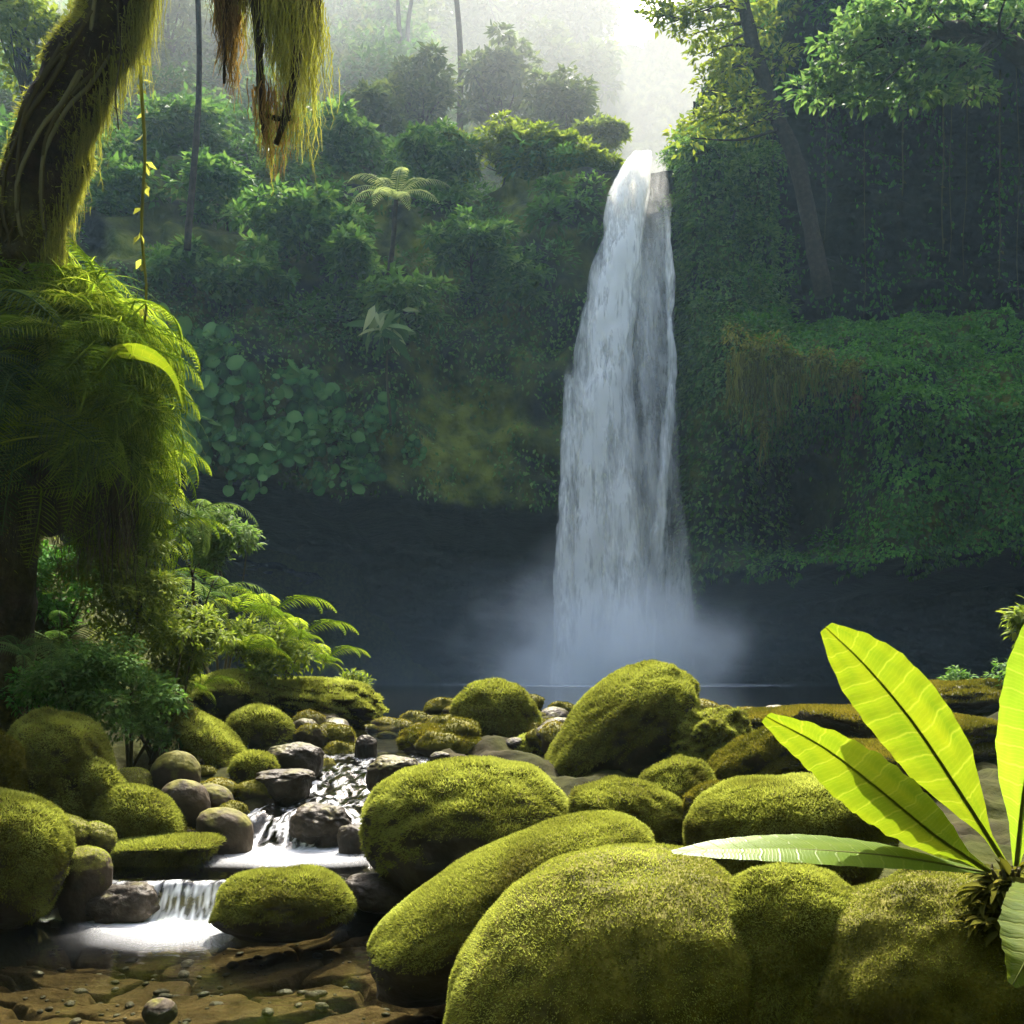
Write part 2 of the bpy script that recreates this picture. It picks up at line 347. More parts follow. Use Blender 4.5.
px_, py_ = np.linspace(-34, 36, 80), np.linspace(12.6, 54, 80)
PX, PY = np.meshgrid(px_, py_)
d = np.sqrt(((PX - 4.2) / 7) ** 2 + ((PY - 39.5) / 6) ** 2)
pf = np.clip(1.1 - d, 0, 1) ** 1.0 * .9
tag(mesh('pool_water', np.stack([PX, PY, .8 + 0 * PX], -1).reshape(-1, 3), grid_faces(80, 80), M['water'], attrs={'foam': pf.ravel()}), kind='structure')

# ------------------------------------------------------------------ cliff: one sheet Y = F(x, z) with the cave under its lip
def lip(x):
    n = perlin(np.stack([x * .35, 0 * x, 0 * x + 2], -1)) * .45 + perlin(np.stack([x * 1.3, 0 * x, 0 * x + 7], -1)) * .22
    l = np.interp(x, [-30, -13, -4, 1, 3.2, 4.2, 7, 7.6, 11, 13, 17, 30], [8.8, 7.7, 7.0, 6.8, 6.6, 1, 1, 4.1, 4.2, 4.1, 4.6, 5.4])
    return l + n * (np.abs(x - 5.6) > 2)
def ztop(x):
    return np.interp(x, [-40, -6, 0, 3.4, 3.9, 6.6, 7.2, 8.2, 9.5, 11, 40], [70, 62, 44, 30, 22.2, 22.2, 23.5, 25.5, 28, 33, 33])
def cliff_Y(x, z):
    p = np.stack([x, 0 * x, z], -1)
    n1 = fbm(p * .22 + 1, 3); n2 = fbm(p * .8 + 5, 3)
    # left wall
    yl = 40.2 - .30 * np.clip(-x - 1, 0, 14) + .13 * np.clip(z - 8, 0, 6)
    slope = np.interp(x, [-12, -3, 0, 3.5], [.75, .55, .22, .1])
    yl = yl + slope * np.clip(z - 13.5, 0, 8) + np.interp(x, [-8, 0], [1.0, 6.0]) * np.clip(z - 21.5, 0, 2.2) + 1.15 * np.clip(z - 23, 0, 60)
    yl = yl - 1.3 * n1 - .5 * n2
    # wet rock behind the fall and the river bed above it
    yf = 41.8 + .25 * n2 + 14 * np.clip(z - 21.25, 0, 9)
    # right wall: green column, dark recess, bulging ledge
    col = 39.6 + .12 * np.clip(z - 10, 0, 20) + .9 * np.clip(z - 21.5, 0, 20) - .5 * n1 - .45 * n2
    strata = .9 * fbm(np.stack([x * .16, 0 * x + 3, z * .9 + .12 * x], -1), 4, .6)
    rec = 47.0 - .8 * n1 - .4 * n2 - strata
    led_top = np.interp(x, [8, 11, 14, 30], [16.5, 15.0, 14.6, 14.0]) + .6 * n1
    t = np.clip((led_top - z) / 7.0, 0, 1)
    bulge = np.sin(np.clip(t, 0, 1) * np.pi * .62) * np.interp(x, [7.4, 9.5, 13, 30], [.8, 3.2, 5.6, 7.0])
    led = 40.4 - bulge - .45 * n2 - .7 * n1
    hole = np.exp(-((x - 11.2) / 1.7) ** 4 - ((z - 7.0) / 2.1) ** 4); hole2 = np.exp(-((x - 9.7) / 1.3) ** 2 - ((z - 5.9) / 1.3) ** 2)
    led = led + 4.5 * hole + 1.6 * hole2
    shade_roof = 36.0 + 1.6 * np.clip(z - 28, 0, 30) - .6 * n1  # overhang added above the frame to keep sky light off the recess
    inrec = sstep(10.3, 11.6, x + .25 * n1)
    yr = col
    up = sstep(-.25, .25, z - led_top)
    yr_rec = led * (1 - up) + rec * up
    rf = sstep(26.2, 27.2, z + .4 * n1)
    yr_rec = yr_rec * (1 - rf) + shade_roof * rf
    colled = np.minimum(col, led + 3 * up)
    yr = colled * (1 - inrec) + yr_rec * inrec
    # join
    a = sstep(3.3, 4.1, x); b = sstep(6.7, 7.5, x)
    y = (yl * (1 - a) + yf * a) * (1 - b) + yr * b
    cave = sstep(.0, .55, lip(x) - z)
    return y * (1 - cave) + (51.5 + .8 * n1 - 1.2 * strata) * cave
cxs = np.linspace(-34, 34, 400); czs = np.unique(np.concatenate([np.linspace(-1.2, 34, 230), np.linspace(34, 70, 60)]))
CX, CZ = np.meshgrid(cxs, czs)
CY = cliff_Y(CX.ravel(), CZ.ravel()).reshape(CX.shape)
cf = grid_faces(len(cxs), len(czs))
CV = np.stack([CX, CY, CZ], -1).reshape(-1, 3)
keep = (CV[cf][:, :, 2].max(1) < ztop(CV[cf][:, :, 0].mean(1)))
cf = cf[keep]
above = CV[:, 2] - lip(CV[:, 0])
pn_ = fbm(CV * .45 + 2, 3)
patch = np.exp(-(((CV[:, 0] + 2.3) / 1.5) ** 2 + ((CV[:, 2] - 9.8) / 2.6) ** 2)) + .6 * np.exp(-(((CV[:, 0] + .6) / 2.0) ** 2 + ((CV[:, 2] - 10.8) / 3.0) ** 2))
cm = np.clip(.35 + .8 * pn_ + patch * .9, 0, 1) * sstep(-.05, .4, above)
cm *= 1 - .95 * sstep(4.0, 4.4, CV[:, 0]) * sstep(7.2, 6.8, CV[:, 0])
cm *= 1 - .85 * np.exp(-((CV[:, 0] - 11.2) / 1.8) ** 4 - ((CV[:, 2] - 7.0) / 2.2) ** 4)  # moss colour cut in the hollow, its shade deepened by colour
cm *= 1 - .9 * sstep(11, 12, CV[:, 0]) * sstep(15, 15.5, CV[:, 2])
CV[:, 2] += ZO
cliff = mesh('cliff', CV, cf, M['cliff'], attrs={'moss': cm})
tag(cliff, kind='structure')

def sample_sheet(n, dens):
    """points on the cliff sheet with their normals, thinned by dens(x, y, z)"""
    q = CV[cf]; a = .5 * np.linalg.norm(np.cross(q[:, 2] - q[:, 0], q[:, 3] - q[:, 1]), axis=1)
    c = q.mean(1); pr = a * dens(c[:, 0], c[:, 1], c[:, 2] - ZO); pr = pr / pr.sum()
    k = R.choice(len(cf), n, p=pr); u, v = R.random(n)[:, None], R.random(n)[:, None]
    P = (q[k, 0] * (1 - u) + q[k, 1] * u) * (1 - v) + (q[k, 3] * (1 - u) + q[k, 2] * u) * v
    N = unit(np.cross(q[k, 1] - q[k, 0], q[k, 3] - q[k, 0])); N[N[:, 1] > 0] *= -1
    return P, N

# jungle shrubs that cover the left slope as one mass
mb = MB()
P, N = sample_sheet(560, lambda x, y, z: (x < 3.6) * (z > lip(x) + 4.5 - 3.0 * (x < -6) + 2.0 * (x > -3.5)) * (y < 75) * (.35 + (z > 15)))
for c, nn in zip(P, N):
    far = c[1] / 42.0; r = (.55 + .95 * R.random()) * far
    leaf_clump(mb, c + nn * r * .45, np.array([r, r * .9, r * .7]), int(130 + 80 * R.random()), (.22 + .2 * R.random()) * far, tint=(.3 * R.random() ** 2, .35 + .65 * R.random()))
tag(mb.build('jungle_shrubbery', M['leaf_mid'], smooth=False), kind='stuff')
mb = MB()
P, N = sample_sheet(330, lambda x, y, z: (x < 3.5) * (y > 52) * (z > 24))
for c, nn in zip(P, N):
    far = c[1] / 42.0; r = (.9 + 1.3 * R.random()) * far * .8
    leaf_clump(mb, c + nn * r * .3, np.array([r, r * .8, r * .85]), 90, .34 * far, tint=(.3 * R.random(), 1))
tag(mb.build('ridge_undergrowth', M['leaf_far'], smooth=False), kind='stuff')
# thin creepers on the mossy wall left of the fall
mb = MB()
P, N = sample_sheet(16000, lambda x, y, z: (x < 3.9) * (z > lip(x) + .1) * (z < 16) * np.clip(.35 + fbm(np.stack([x, y, z], -1) * .5, 2) + .9 * (z > 13), .02, 1) * (1 - .8 * np.exp(-((x + 2.2) / 1.6) ** 2 - ((z - 9.6) / 2.6) ** 2)))
mb.leaves(LEAF, P + N * .08, N * .5 + rnd_dirs(len(P)) * .6 + np.array([0, 0, -.8]), N + rnd_dirs(len(P)) * .5 + np.array([0, 0, .3]), .12 + .14 * R.random(len(P)), 1.2)
tag(mb.build('wall_creeper', M['leaf_mid'], smooth=False), kind='stuff')
# ivy on the right ledge and column
mb = MB()
def dens_ledge(x, y, z):
    h = np.exp(-((x - 11.2) / 1.9) ** 4 - ((z - 7.0) / 2.3) ** 4)
    return (x > 9) * (z > lip(x) - .05) * (z < 17) * (y < 44.5) * np.clip(1 - 1.3 * h - .8 * np.exp(-((x - 9.6) / 1.6) ** 2 - ((z - 6) / 2) ** 2), 0.01, 1)
P, N = sample_sheet(95000, dens_ledge)
lump = .35 * fbm(P * .9, 2)[:, None]
mb.leaves(LEAF, P + N * (.12 + np.clip(lump, -.1, .6)), N * .45 + rnd_dirs(len(P)) * .5 + np.array([0, 0, -.75]), N * .8 + rnd_dirs(len(P)) * .45 + np.array([0, 0, .45]), .11 + .12 * R.random(len(P)), 1.35)
for _ in range(60):
    P1, N1 = sample_sheet(1, dens_ledge); r = .4 + .5 * R.random()
    leaf_clump(mb, P1[0] + N1[0] * .2, np.array([r, r * .7, r * .8]), 130, .2, tint=(.1, .9))
tag(mb.build('ledge_ivy', M['leaf_dark'], smooth=False), kind='stuff')
mb = MB()
def dens_col(x, y, z): return (x > 6.9) * (x < 11.2) * (z > lip(x)) * (z < 29) * (y < 55) * np.clip(.3 + (z > 11) * .7, 0, 1)
P, N = sample_sheet(34000, dens_col)
mb.leaves(LEAF, P + N * .12, N * .5 + rnd_dirs(len(P)) * .55 + np.array([0, 0, -.6]), N * .7 + rnd_dirs(len(P)) * .5 + np.array([0, 0, .5]), .14 + .15 * R.random(len(P)), 1.2)
for _ in range(70):
    P1, N1 = sample_sheet(1, lambda x, y, z: dens_col(x, y, z) * (z > 14)); r = .4 + .6 * R.random()
    leaf_clump(mb, P1[0] + N1[0] * .25, np.array([r, r * .7, r * .9]), 120, .22, tint=(.2, 1))
tag(mb.build('column_creeper', M['leaf_mid'], smooth=False), kind='stuff')
# sparse creeper in the shade of the recess
mb = MB()
P, N = sample_sheet(5200, lambda x, y, z: (x > 10.6) * (z > 14.5) * (z < 27) * (y > 43) * np.clip(.15 + fbm(np.stack([x * .5, z * 0, z * .25], -1), 3), .02, 1))
mb.leaves(LEAF, P + N * .1, N * .4 + rnd_dirs(len(P)) * .5 + np.array([0, 0, -.9]), N + rnd_dirs(len(P)) * .5 + np.array([0, 0, .3]), .16 + .2 * R.random(len(P)), 1.2, .4 * R.random(len(P)))
tag(mb.build('recess_creeper', M['leaf_dark'], smooth=False), kind='stuff')
# roof added out of view to shade the recess, with its foliage
mb = MB()
P, N = sample_sheet(170, lambda x, y, z: (x > 11) * (z > 26.8))
for c, nn in zip(P, N):
    r = .8 + .9 * R.random(); leaf_clump(mb, c + nn * .3, np.array([r, r * .9, r * .7]), 110, .3)
tag(mb.build('shade_roof_undergrowth', M['leaf_dark'], smooth=False), kind='stuff')

# unseen scrub beside and behind the viewer, over the slopes added to block sky
mb = MB(); k = 0
while k < 260:
    x, y = R.uniform(-24, 26), R.uniform(-16, 30)
    if not (y < -4.5 or x > 9.5 + .32 * max(y, 0) or x < -10.5 - .1 * max(y, 0)): continue
    k += 1; r = .7 + R.random(); leaf_clump(mb, [x, y, float(ground_z(np.array([x]), np.array([y]))[0]) + r * .3], np.array([r, r, r * .8]), 60, .42)
k = 0
while k < 170:
    y = R.uniform(1, 13.5); sd_x = 1 if R.random() < .6 else -1; x = sd_x * (.6 * y + .9 + 7 * R.random() ** 1.5)
    if sd_x < 0: x -= 1.2
    k += 1; r = .18 + .3 * R.random(); leaf_clump(mb, [x, y, float(ground_z(np.array([x]), np.array([y]))[0]) + r * .3], np.array([r, r, r * .8]), 90, .13)
tag(mb.build('unseen_undergrowth', M['leaf_mid'], smooth=False), kind='stuff')

# misty valley side added far behind the fall to block the bright sky
hx, hz_ = np.linspace(-80, 70, 150), np.linspace(10, 99, 90)
HX, HZ = np.meshgrid(hx, hz_)
hp = np.stack([HX.ravel(), 0 * HX.ravel(), HZ.ravel()], -1)
HYv = 94 + .25 * (HX.ravel() - 10) ** 2 / 60 + .08 * (HZ.ravel() - 20) - 3.5 * fbm(hp * .11, 3) - 2.2 * np.abs(perlin(hp * .32))
hf = grid_faces(150, 90); hv = np.stack([HX.ravel(), HYv, HZ.ravel()], -1); hc = hv[hf].mean(1)
hf = hf[hc[:, 2] < np.interp(hc[:, 0], [-80, 2, 6, 8.5, 12, 16, 24, 70], [78, 73, 66, 60, 62, 66, 72, 78]) + 4 * perlin(np.stack([hc[:, 0] * .2, 0 * hc[:, 0], 0 * hc[:, 0]], -1))]
tag(mesh('sky_block_hills', hv, hf, M['cliff'], attrs={'moss': .5 + .5 * fbm(hp * .5, 2)}), kind='structure')

# loose gravel and pebbles on the stream bed
import bmesh as _bm
_b = _bm.new(); _bm.ops.create_icosphere(_b, subdivisions=2, radius=1); _iv = np.array([v.co[:] for v in _b.verts]); _if = np.array([[v.index for v in f.verts] for f in _b.faces]); _b.free()
gv, gf = [], []
for k in range(420):
    x, y = R.uniform(-3.3, 0), R.uniform(3.6, 5.7); j = int(np.argmin((pp[:, 0] - x) ** 2 + (pp[:, 1] - y) ** 2)); r = .007 + .03 * R.random() ** 3
    a = R.random() * 6.28; v = _iv * r * np.array([1.3, .9, .55]) * (1 + .25 * perlin(_iv * 1.3 + k))[:, None]
    v = np.stack([v[:, 0] * math.cos(a) - v[:, 1] * math.sin(a), v[:, 0] * math.sin(a) + v[:, 1] * math.cos(a), v[:, 2]], -1)
    gf.append(_if + len(_iv) * k); gv.append(v + np.array([x, y, BZ[j] + r * .3]))
tag(mesh('gravel', np.concatenate(gv), np.concatenate(gf), M['wet'], attrs={'moss': np.zeros(420 * len(_iv))}), kind='stuff')
# ------------------------------------------------------------------ the waterfall: strands with a body, streaked by the fall
m, nt, nd, ln = new_mat('falling_water')
tc = nd.new('ShaderNodeTexCoord')
def streak(scale, stretch, detail, lo, hi):
    mp = nd.new('ShaderNodeMapping'); mp.inputs['Scale'].default_value = (1, 1, stretch); ln.new(tc.outputs['Object'], mp.inputs[0])
    n = nd.new('ShaderNodeTexNoise'); n.inputs['Scale'].default_value = scale; n.inputs['Detail'].default_value = detail; n.inputs['Roughness'].default_value = .6; n.inputs['Distortion'].default_value = .4
    ln.new(mp.outputs[0], n.inputs['Vector'])
    r = nd.new('ShaderNodeMapRange'); r.inputs[1].default_value = lo; r.inputs[2].default_value = hi; ln.new(n.outputs['Fac'], r.inputs[0]); return r
s1 = streak(2.6, .10, 5, .36, .62); s2 = streak(7.0, .14, 4, .30, .62); s3 = streak(1.1, .35, 4, .36, .58)
mu = nd.new('ShaderNodeMath'); mu.operation = 'MULTIPLY'; ln.new(s1.outputs[0], mu.inputs[0]); ln.new(s2.outputs[0], mu.inputs[1])
mu2 = nd.new('ShaderNodeMath'); mu2.operation = 'MULTIPLY_ADD'; ln.new(s3.outputs[0], mu2.inputs[0]); mu2.inputs[1].default_value = .6; ln.new(mu.outputs[0], mu2.inputs[2])
dn = nd.new('ShaderNodeAttribute'); dn.attribute_name = 'tint'
mu3 = nd.new('ShaderNodeMath'); mu3.operation = 'MULTIPLY'; mu3.use_clamp = True; ln.new(mu2.outputs[0], mu3.inputs[0]); ln.new(dn.outputs['Fac'], mu3.inputs[1])
df = nd.new('ShaderNodeBsdfDiffuse'); df.inputs[0].default_value = (.95, .95, .92, 1)
tl = nd.new('ShaderNodeBsdfTranslucent'); tl.inputs[0].default_value = (.95, .95, .92, 1)
m1 = nd.new('ShaderNodeMixShader'); m1.inputs[0].default_value = .5; ln.new(df.outputs[0], m1.inputs[1]); ln.new(tl.outputs[0], m1.inputs[2])
tp = nd.new('ShaderNodeBsdfTransparent')
m2_ = nd.new('ShaderNodeMixShader'); ln.new(mu3.outputs[0], m2_.inputs[0]); ln.new(tp.outputs[0], m2_.inputs[1]); ln.new(m1.outputs[0], m2_.inputs[2])
o_ = nd.new('ShaderNodeOutputMaterial'); ln.new(m2_.outputs[0], o_.inputs[0]); M['fall'] = m
def fall_y(z):                       # the water leaves the lip and flies outward
    return 41.0 - 1.9 * np.sqrt(np.clip((22.5 - z) / 21, 0, 1))
def strand(name, pts, parent, depth, dens, fwd=0.0, seed=0):
    """pts: rows (py, left px, right px) seen at 40 m"""
    pts = np.array(pts, float); n, k = 190, 28
    py = np.linspace(pts[0, 0], pts[-1, 0], n)
    z = CAM_Z - (py - HOR) / FPX * 40.0
    l = (np.interp(py, pts[:, 0], pts[:, 1]) - 512) * .04; r = (np.interp(py, pts[:, 0], pts[:, 2]) - 512) * .04
    q = np.stack([0 * z + seed, 0 * z, z * .5], -1)
    l = l + .16 * fbm(q, 3); r = r + .16 * fbm(q + 9, 3)
    th = np.linspace(0, 2 * np.pi, k, endpoint=False)
    u = np.cos(th)[None]; v = np.sin(th)[None]
    X = ((l + r) / 2)[:, None] + ((r - l) / 2)[:, None] * u
    Y = (fall_y(z) - fwd)[:, None] + depth * v
    Z = z[:, None] + 0 * X
    p3 = np.stack([X * 1.6, Y, Z * .35], -1).reshape(-1, 3)
    Y = Y + .22 * fbm(p3 + seed, 3).reshape(X.shape) * np.abs(v)
    fade = sstep(pts[0, 0], pts[0, 0] + (5 if pts[0, 0] < 170 else 60), py)[:, None]
    tint = dens * fade * np.sqrt(np.clip(1 - np.abs(u) ** 3, 0, 1)) * np.ones_like(X)
    i = np.arange(n - 1)[:, None] * k; j = np.arange(k)[None]; j2 = (j + 1) % k
    F = np.stack([i + j, i + j2, i + k + j2, i + k + j], -1).reshape(-1, 4)
    return mesh(name, np.stack([X, Y, Z], -1).reshape(-1, 3), F, M['fall'], parent, attrs={'tint': tint.ravel()})
wf = strand('waterfall', [(143, 632, 655), (160, 622, 653), (200, 607, 649), (260, 594, 643), (300, 585, 639), (350, 574, 632), (400, 567, 634), (450, 561, 640), (500, 557, 642), (560, 554, 646), (640, 551, 650), (700, 549, 655)], None, .38, 1.25)
tag(wf, kind='structure')
strand('water_strand', [(143, 634, 655), (200, 612, 646), (260, 600, 638), (320, 590, 628), (380, 582, 620), (430, 578, 612), (500, 574, 606), (600, 566, 602), (700, 560, 600)], wf, .3, 1.5, .25, 3)
strand('water_strand', [(420, 592, 626), (500, 598, 634), (560, 600, 638), (640, 598, 640), (700, 592, 646)], wf, .26, 1.1, .3, 5)
strand('water_strand', [(360, 566, 586), (440, 560, 580), (540, 555, 572), (640, 551, 572), (700, 548, 575)], wf, .24, 1.0, .35, 11)
strand('water_strand', [(185, 664, 671), (230, 665, 673), (300, 665, 673), (360, 668, 676), (400, 664, 674), (450, 658, 670), (520, 652, 664), (600, 640, 656), (700, 630, 650)], wf, .16, .8, .1, 7)
strand('water_strand', [(185, 640, 671), (260, 634, 674), (360, 628, 676), (440, 630, 678), (520, 634, 682), (600, 634, 688), (700, 630, 694)], wf, .3, .34, -.1, 13)
strand('water_strand', [(250, 640, 656), (340, 636, 650), (430, 640, 655), (540, 642, 662), (700, 640, 668)], wf, .2, .35, .0, 17)
strand('water_strand', [(147, 638, 668), (180, 638, 670), (230, 638, 668), (300, 640, 662), (380, 642, 656)], wf, .2, .22, .0, 19)
strand('water_strand', [(520, 664, 684), (580, 660, 690), (640, 664, 692), (700, 655, 695)], wf, .2, .4, .1, 15)

# ------------------------------------------------------------------ boulders, each one a thing: stone > moss
def ico(sub):
    import bmesh
    b = bmesh.new(); bmesh.ops.create_icosphere(b, subdivisions=sub, radius=1)
    V = np.array([v.co[:] for v in b.verts]); F = np.array([[v.index for v in f.verts] for f in b.faces]); b.free(); return V, F
ICO = {k: ico(k) for k in (3, 4, 5, 6)}
def boulder(name, label, cx, cy, rx, rz, Y, ang=0.0, dep=.8, moss=.4, seed=0, exp=2.2, amp=.12, mat='boulder', mm='moss', group=None, cat='boulder', sub=5, blade=1.0, sink=True, skew=0.0, cushion=.0, tone=(0, 1)):
    V, F = ICO[sub]; V = V.copy(); k = Y / FPX
    exp = 2 + (exp - 2) * .45; s = np.sum(np.abs(V) ** exp, 1) ** (-1 / exp); V = V * s[:, None]
    d = unit(V)
    ofs = np.array([seed * 3.7, seed * 1.9, seed * 5.3])
    V = V * (1 + (amp + (.02 if rx < 60 else .01)) * fbm(d * 1.25 + ofs, 3) + amp * .3 * fbm(d * 3.6 + ofs, 3) + cushion * np.abs(perlin(d * 4.5 + ofs)))[:, None]
    V = V * np.array([rx * k, rx * k * dep, rz * k])
    if skew: V[:, 0] += skew * V[:, 2]
    a = -rad(ang); c_, s_ = math.cos(a), math.sin(a)
    V = np.stack([V[:, 0] * c_ + V[:, 2] * s_, V[:, 1], -V[:, 0] * s_ + V[:, 2] * c_], -1)
    c = at(cx, cy, Y)
    gz = float(ground_z(np.array([c[0]]), np.array([c[1]]))[0]); bot = c[2] + V[:, 2].min()
    if sink and bot > gz - .04:
        low = V[:, 2] < 0; V[low, 2] *= (c[2] - gz + .06) / (-V[:, 2].min())
    base = np.array([c[0], c[1], c[2] + V[:, 2].min()])
    V = V + (c - base)
    q = V[F]; fn = np.cross(q[:, 1] - q[:, 0], q[:, 2] - q[:, 0]); ar = .5 * np.linalg.norm(fn, axis=1); fn = unit(fn)
    vn = np.zeros_like(V)
    for i in range(3): np.add.at(vn, F[:, i], fn * ar[:, None])
    vn = unit(vn)
    def mask(nz, P): return np.clip((nz * .95 + .55 * fbm(P / (rx * k) * 1.6 + ofs, 3) + moss) * 2.2, 0, 1)
    mk = mask(vn[:, 2], V)
    o = mesh(name, V, F, M[mat], attrs={'moss': mk}); o.location = tuple(base)
    tag(o, label, cat, group)
    if mm and blade > 0:
        fc = q.mean(1); mf = mask(fn[:, 2], fc)
        vis = (fn[:, 1] < .35) | (fn[:, 2] > .3)
        wgt = ar * mf * vis; tot = wgt.sum()
        n = int(min(70000, tot / (.95 * (k * 1.0) ** 2)))
        if n > 20:
            ch = R.choice(len(F), n, p=wgt / tot)
            u, v = R.random(n), R.random(n); f = u + v > 1; u[f], v[f] = 1 - u[f], 1 - v[f]
            P = q[ch, 0] + u[:, None] * (q[ch, 1] - q[ch, 0]) + v[:, None] * (q[ch, 2] - q[ch, 0])
            N = fn[ch]
            D = N + rnd_dirs(n) * .55 + np.array([0, 0, -.15])
            L = k * (1.9 + 2.4 * R.random(n)) * blade * (1 + .25 * (rx < 120) * min(1.0, 4.0 / Y))
            pt = fbm(P / (rx * k) * 2.2 + ofs + 5, 3)
            t = np.clip(.46 + .2 * N[:, 2] + .36 * fbm(P / max(rx * k, .3) * 1.3 + ofs, 2) + .18 * pt + .24 * (R.random(n) - .5), 0, 1) * (tone[1] - tone[0]) + tone[0]  # upward blades tinted lighter: top light painted into the moss colour
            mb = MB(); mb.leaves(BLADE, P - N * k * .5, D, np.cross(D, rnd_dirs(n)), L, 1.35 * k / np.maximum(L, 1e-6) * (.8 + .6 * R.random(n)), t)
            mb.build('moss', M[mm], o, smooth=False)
    return o
B = boulder
# right of the stream
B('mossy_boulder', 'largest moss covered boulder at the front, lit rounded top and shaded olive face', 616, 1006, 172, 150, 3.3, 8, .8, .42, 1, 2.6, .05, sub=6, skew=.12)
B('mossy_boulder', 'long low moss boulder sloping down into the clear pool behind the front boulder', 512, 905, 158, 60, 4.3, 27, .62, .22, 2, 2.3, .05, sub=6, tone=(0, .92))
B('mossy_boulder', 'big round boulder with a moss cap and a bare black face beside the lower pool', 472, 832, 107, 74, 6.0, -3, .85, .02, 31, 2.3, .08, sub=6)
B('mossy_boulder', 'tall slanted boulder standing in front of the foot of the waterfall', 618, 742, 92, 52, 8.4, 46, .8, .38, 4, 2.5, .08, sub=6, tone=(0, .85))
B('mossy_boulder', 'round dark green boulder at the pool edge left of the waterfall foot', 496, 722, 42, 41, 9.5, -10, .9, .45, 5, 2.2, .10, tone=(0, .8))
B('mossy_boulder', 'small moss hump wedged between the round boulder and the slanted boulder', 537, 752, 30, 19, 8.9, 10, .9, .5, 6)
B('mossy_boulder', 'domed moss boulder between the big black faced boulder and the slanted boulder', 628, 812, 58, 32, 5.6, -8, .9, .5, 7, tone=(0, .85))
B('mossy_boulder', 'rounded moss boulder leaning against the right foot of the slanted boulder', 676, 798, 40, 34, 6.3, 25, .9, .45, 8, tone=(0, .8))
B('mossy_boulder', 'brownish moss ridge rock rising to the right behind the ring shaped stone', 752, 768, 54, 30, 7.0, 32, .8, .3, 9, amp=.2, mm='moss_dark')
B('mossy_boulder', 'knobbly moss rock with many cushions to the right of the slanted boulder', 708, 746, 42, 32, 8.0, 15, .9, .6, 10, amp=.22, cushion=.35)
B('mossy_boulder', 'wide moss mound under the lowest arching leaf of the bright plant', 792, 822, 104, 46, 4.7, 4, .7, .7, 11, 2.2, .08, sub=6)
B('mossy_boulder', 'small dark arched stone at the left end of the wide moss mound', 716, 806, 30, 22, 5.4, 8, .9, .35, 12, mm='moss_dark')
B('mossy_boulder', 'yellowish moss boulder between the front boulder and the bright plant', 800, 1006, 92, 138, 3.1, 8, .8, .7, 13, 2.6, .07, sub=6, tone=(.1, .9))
B('mossy_boulder', 'moss boulder coloured darker for shade at the foot of the bright broad leaved plant', 950, 1010, 150, 138, 3.0, 4, .8, .6, 14, 2.6, .09, sub=6, tone=(0, .58))  # blade tones capped low, the plant's shade put into the moss colour
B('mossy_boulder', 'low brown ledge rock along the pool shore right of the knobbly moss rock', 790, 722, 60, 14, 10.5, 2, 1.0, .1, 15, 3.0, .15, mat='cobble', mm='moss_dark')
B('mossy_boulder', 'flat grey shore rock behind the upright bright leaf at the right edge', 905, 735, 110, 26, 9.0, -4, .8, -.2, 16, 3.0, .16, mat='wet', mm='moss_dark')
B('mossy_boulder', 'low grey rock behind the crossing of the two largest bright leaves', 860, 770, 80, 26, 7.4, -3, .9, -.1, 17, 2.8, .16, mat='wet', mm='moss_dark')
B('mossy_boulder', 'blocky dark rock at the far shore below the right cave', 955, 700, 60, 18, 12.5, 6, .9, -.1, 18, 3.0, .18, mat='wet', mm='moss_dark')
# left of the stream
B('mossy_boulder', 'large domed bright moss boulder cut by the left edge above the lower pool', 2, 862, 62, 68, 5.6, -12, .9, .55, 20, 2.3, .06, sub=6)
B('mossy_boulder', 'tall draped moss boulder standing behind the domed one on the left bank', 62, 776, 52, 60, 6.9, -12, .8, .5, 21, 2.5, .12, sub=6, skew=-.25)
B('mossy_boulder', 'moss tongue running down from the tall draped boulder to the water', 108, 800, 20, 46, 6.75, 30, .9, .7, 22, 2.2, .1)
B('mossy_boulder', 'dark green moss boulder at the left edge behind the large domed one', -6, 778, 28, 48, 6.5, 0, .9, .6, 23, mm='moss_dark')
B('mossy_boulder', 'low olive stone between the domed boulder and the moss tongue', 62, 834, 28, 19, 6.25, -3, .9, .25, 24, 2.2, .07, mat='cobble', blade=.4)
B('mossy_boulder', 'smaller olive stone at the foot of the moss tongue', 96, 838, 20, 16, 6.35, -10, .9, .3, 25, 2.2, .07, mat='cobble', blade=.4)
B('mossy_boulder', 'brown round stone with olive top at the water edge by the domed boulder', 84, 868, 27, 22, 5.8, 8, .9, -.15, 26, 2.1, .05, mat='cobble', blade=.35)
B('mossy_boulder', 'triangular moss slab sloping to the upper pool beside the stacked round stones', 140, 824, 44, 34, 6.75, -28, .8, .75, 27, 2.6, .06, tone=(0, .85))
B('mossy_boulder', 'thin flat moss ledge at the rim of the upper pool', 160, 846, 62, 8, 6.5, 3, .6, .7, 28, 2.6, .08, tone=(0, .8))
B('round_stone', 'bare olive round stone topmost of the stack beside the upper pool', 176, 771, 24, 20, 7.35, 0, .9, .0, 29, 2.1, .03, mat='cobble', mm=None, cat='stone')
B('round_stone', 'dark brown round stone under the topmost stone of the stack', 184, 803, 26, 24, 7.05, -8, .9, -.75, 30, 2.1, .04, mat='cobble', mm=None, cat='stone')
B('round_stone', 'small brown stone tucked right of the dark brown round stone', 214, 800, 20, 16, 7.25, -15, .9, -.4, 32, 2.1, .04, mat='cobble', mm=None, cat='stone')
B('round_stone', 'oval brown stone lowest of the stack at the water edge', 225, 825, 28, 17, 6.85, -10, .9, -.45, 33, 2.1, .04, mat='cobble', mm=None, cat='stone')
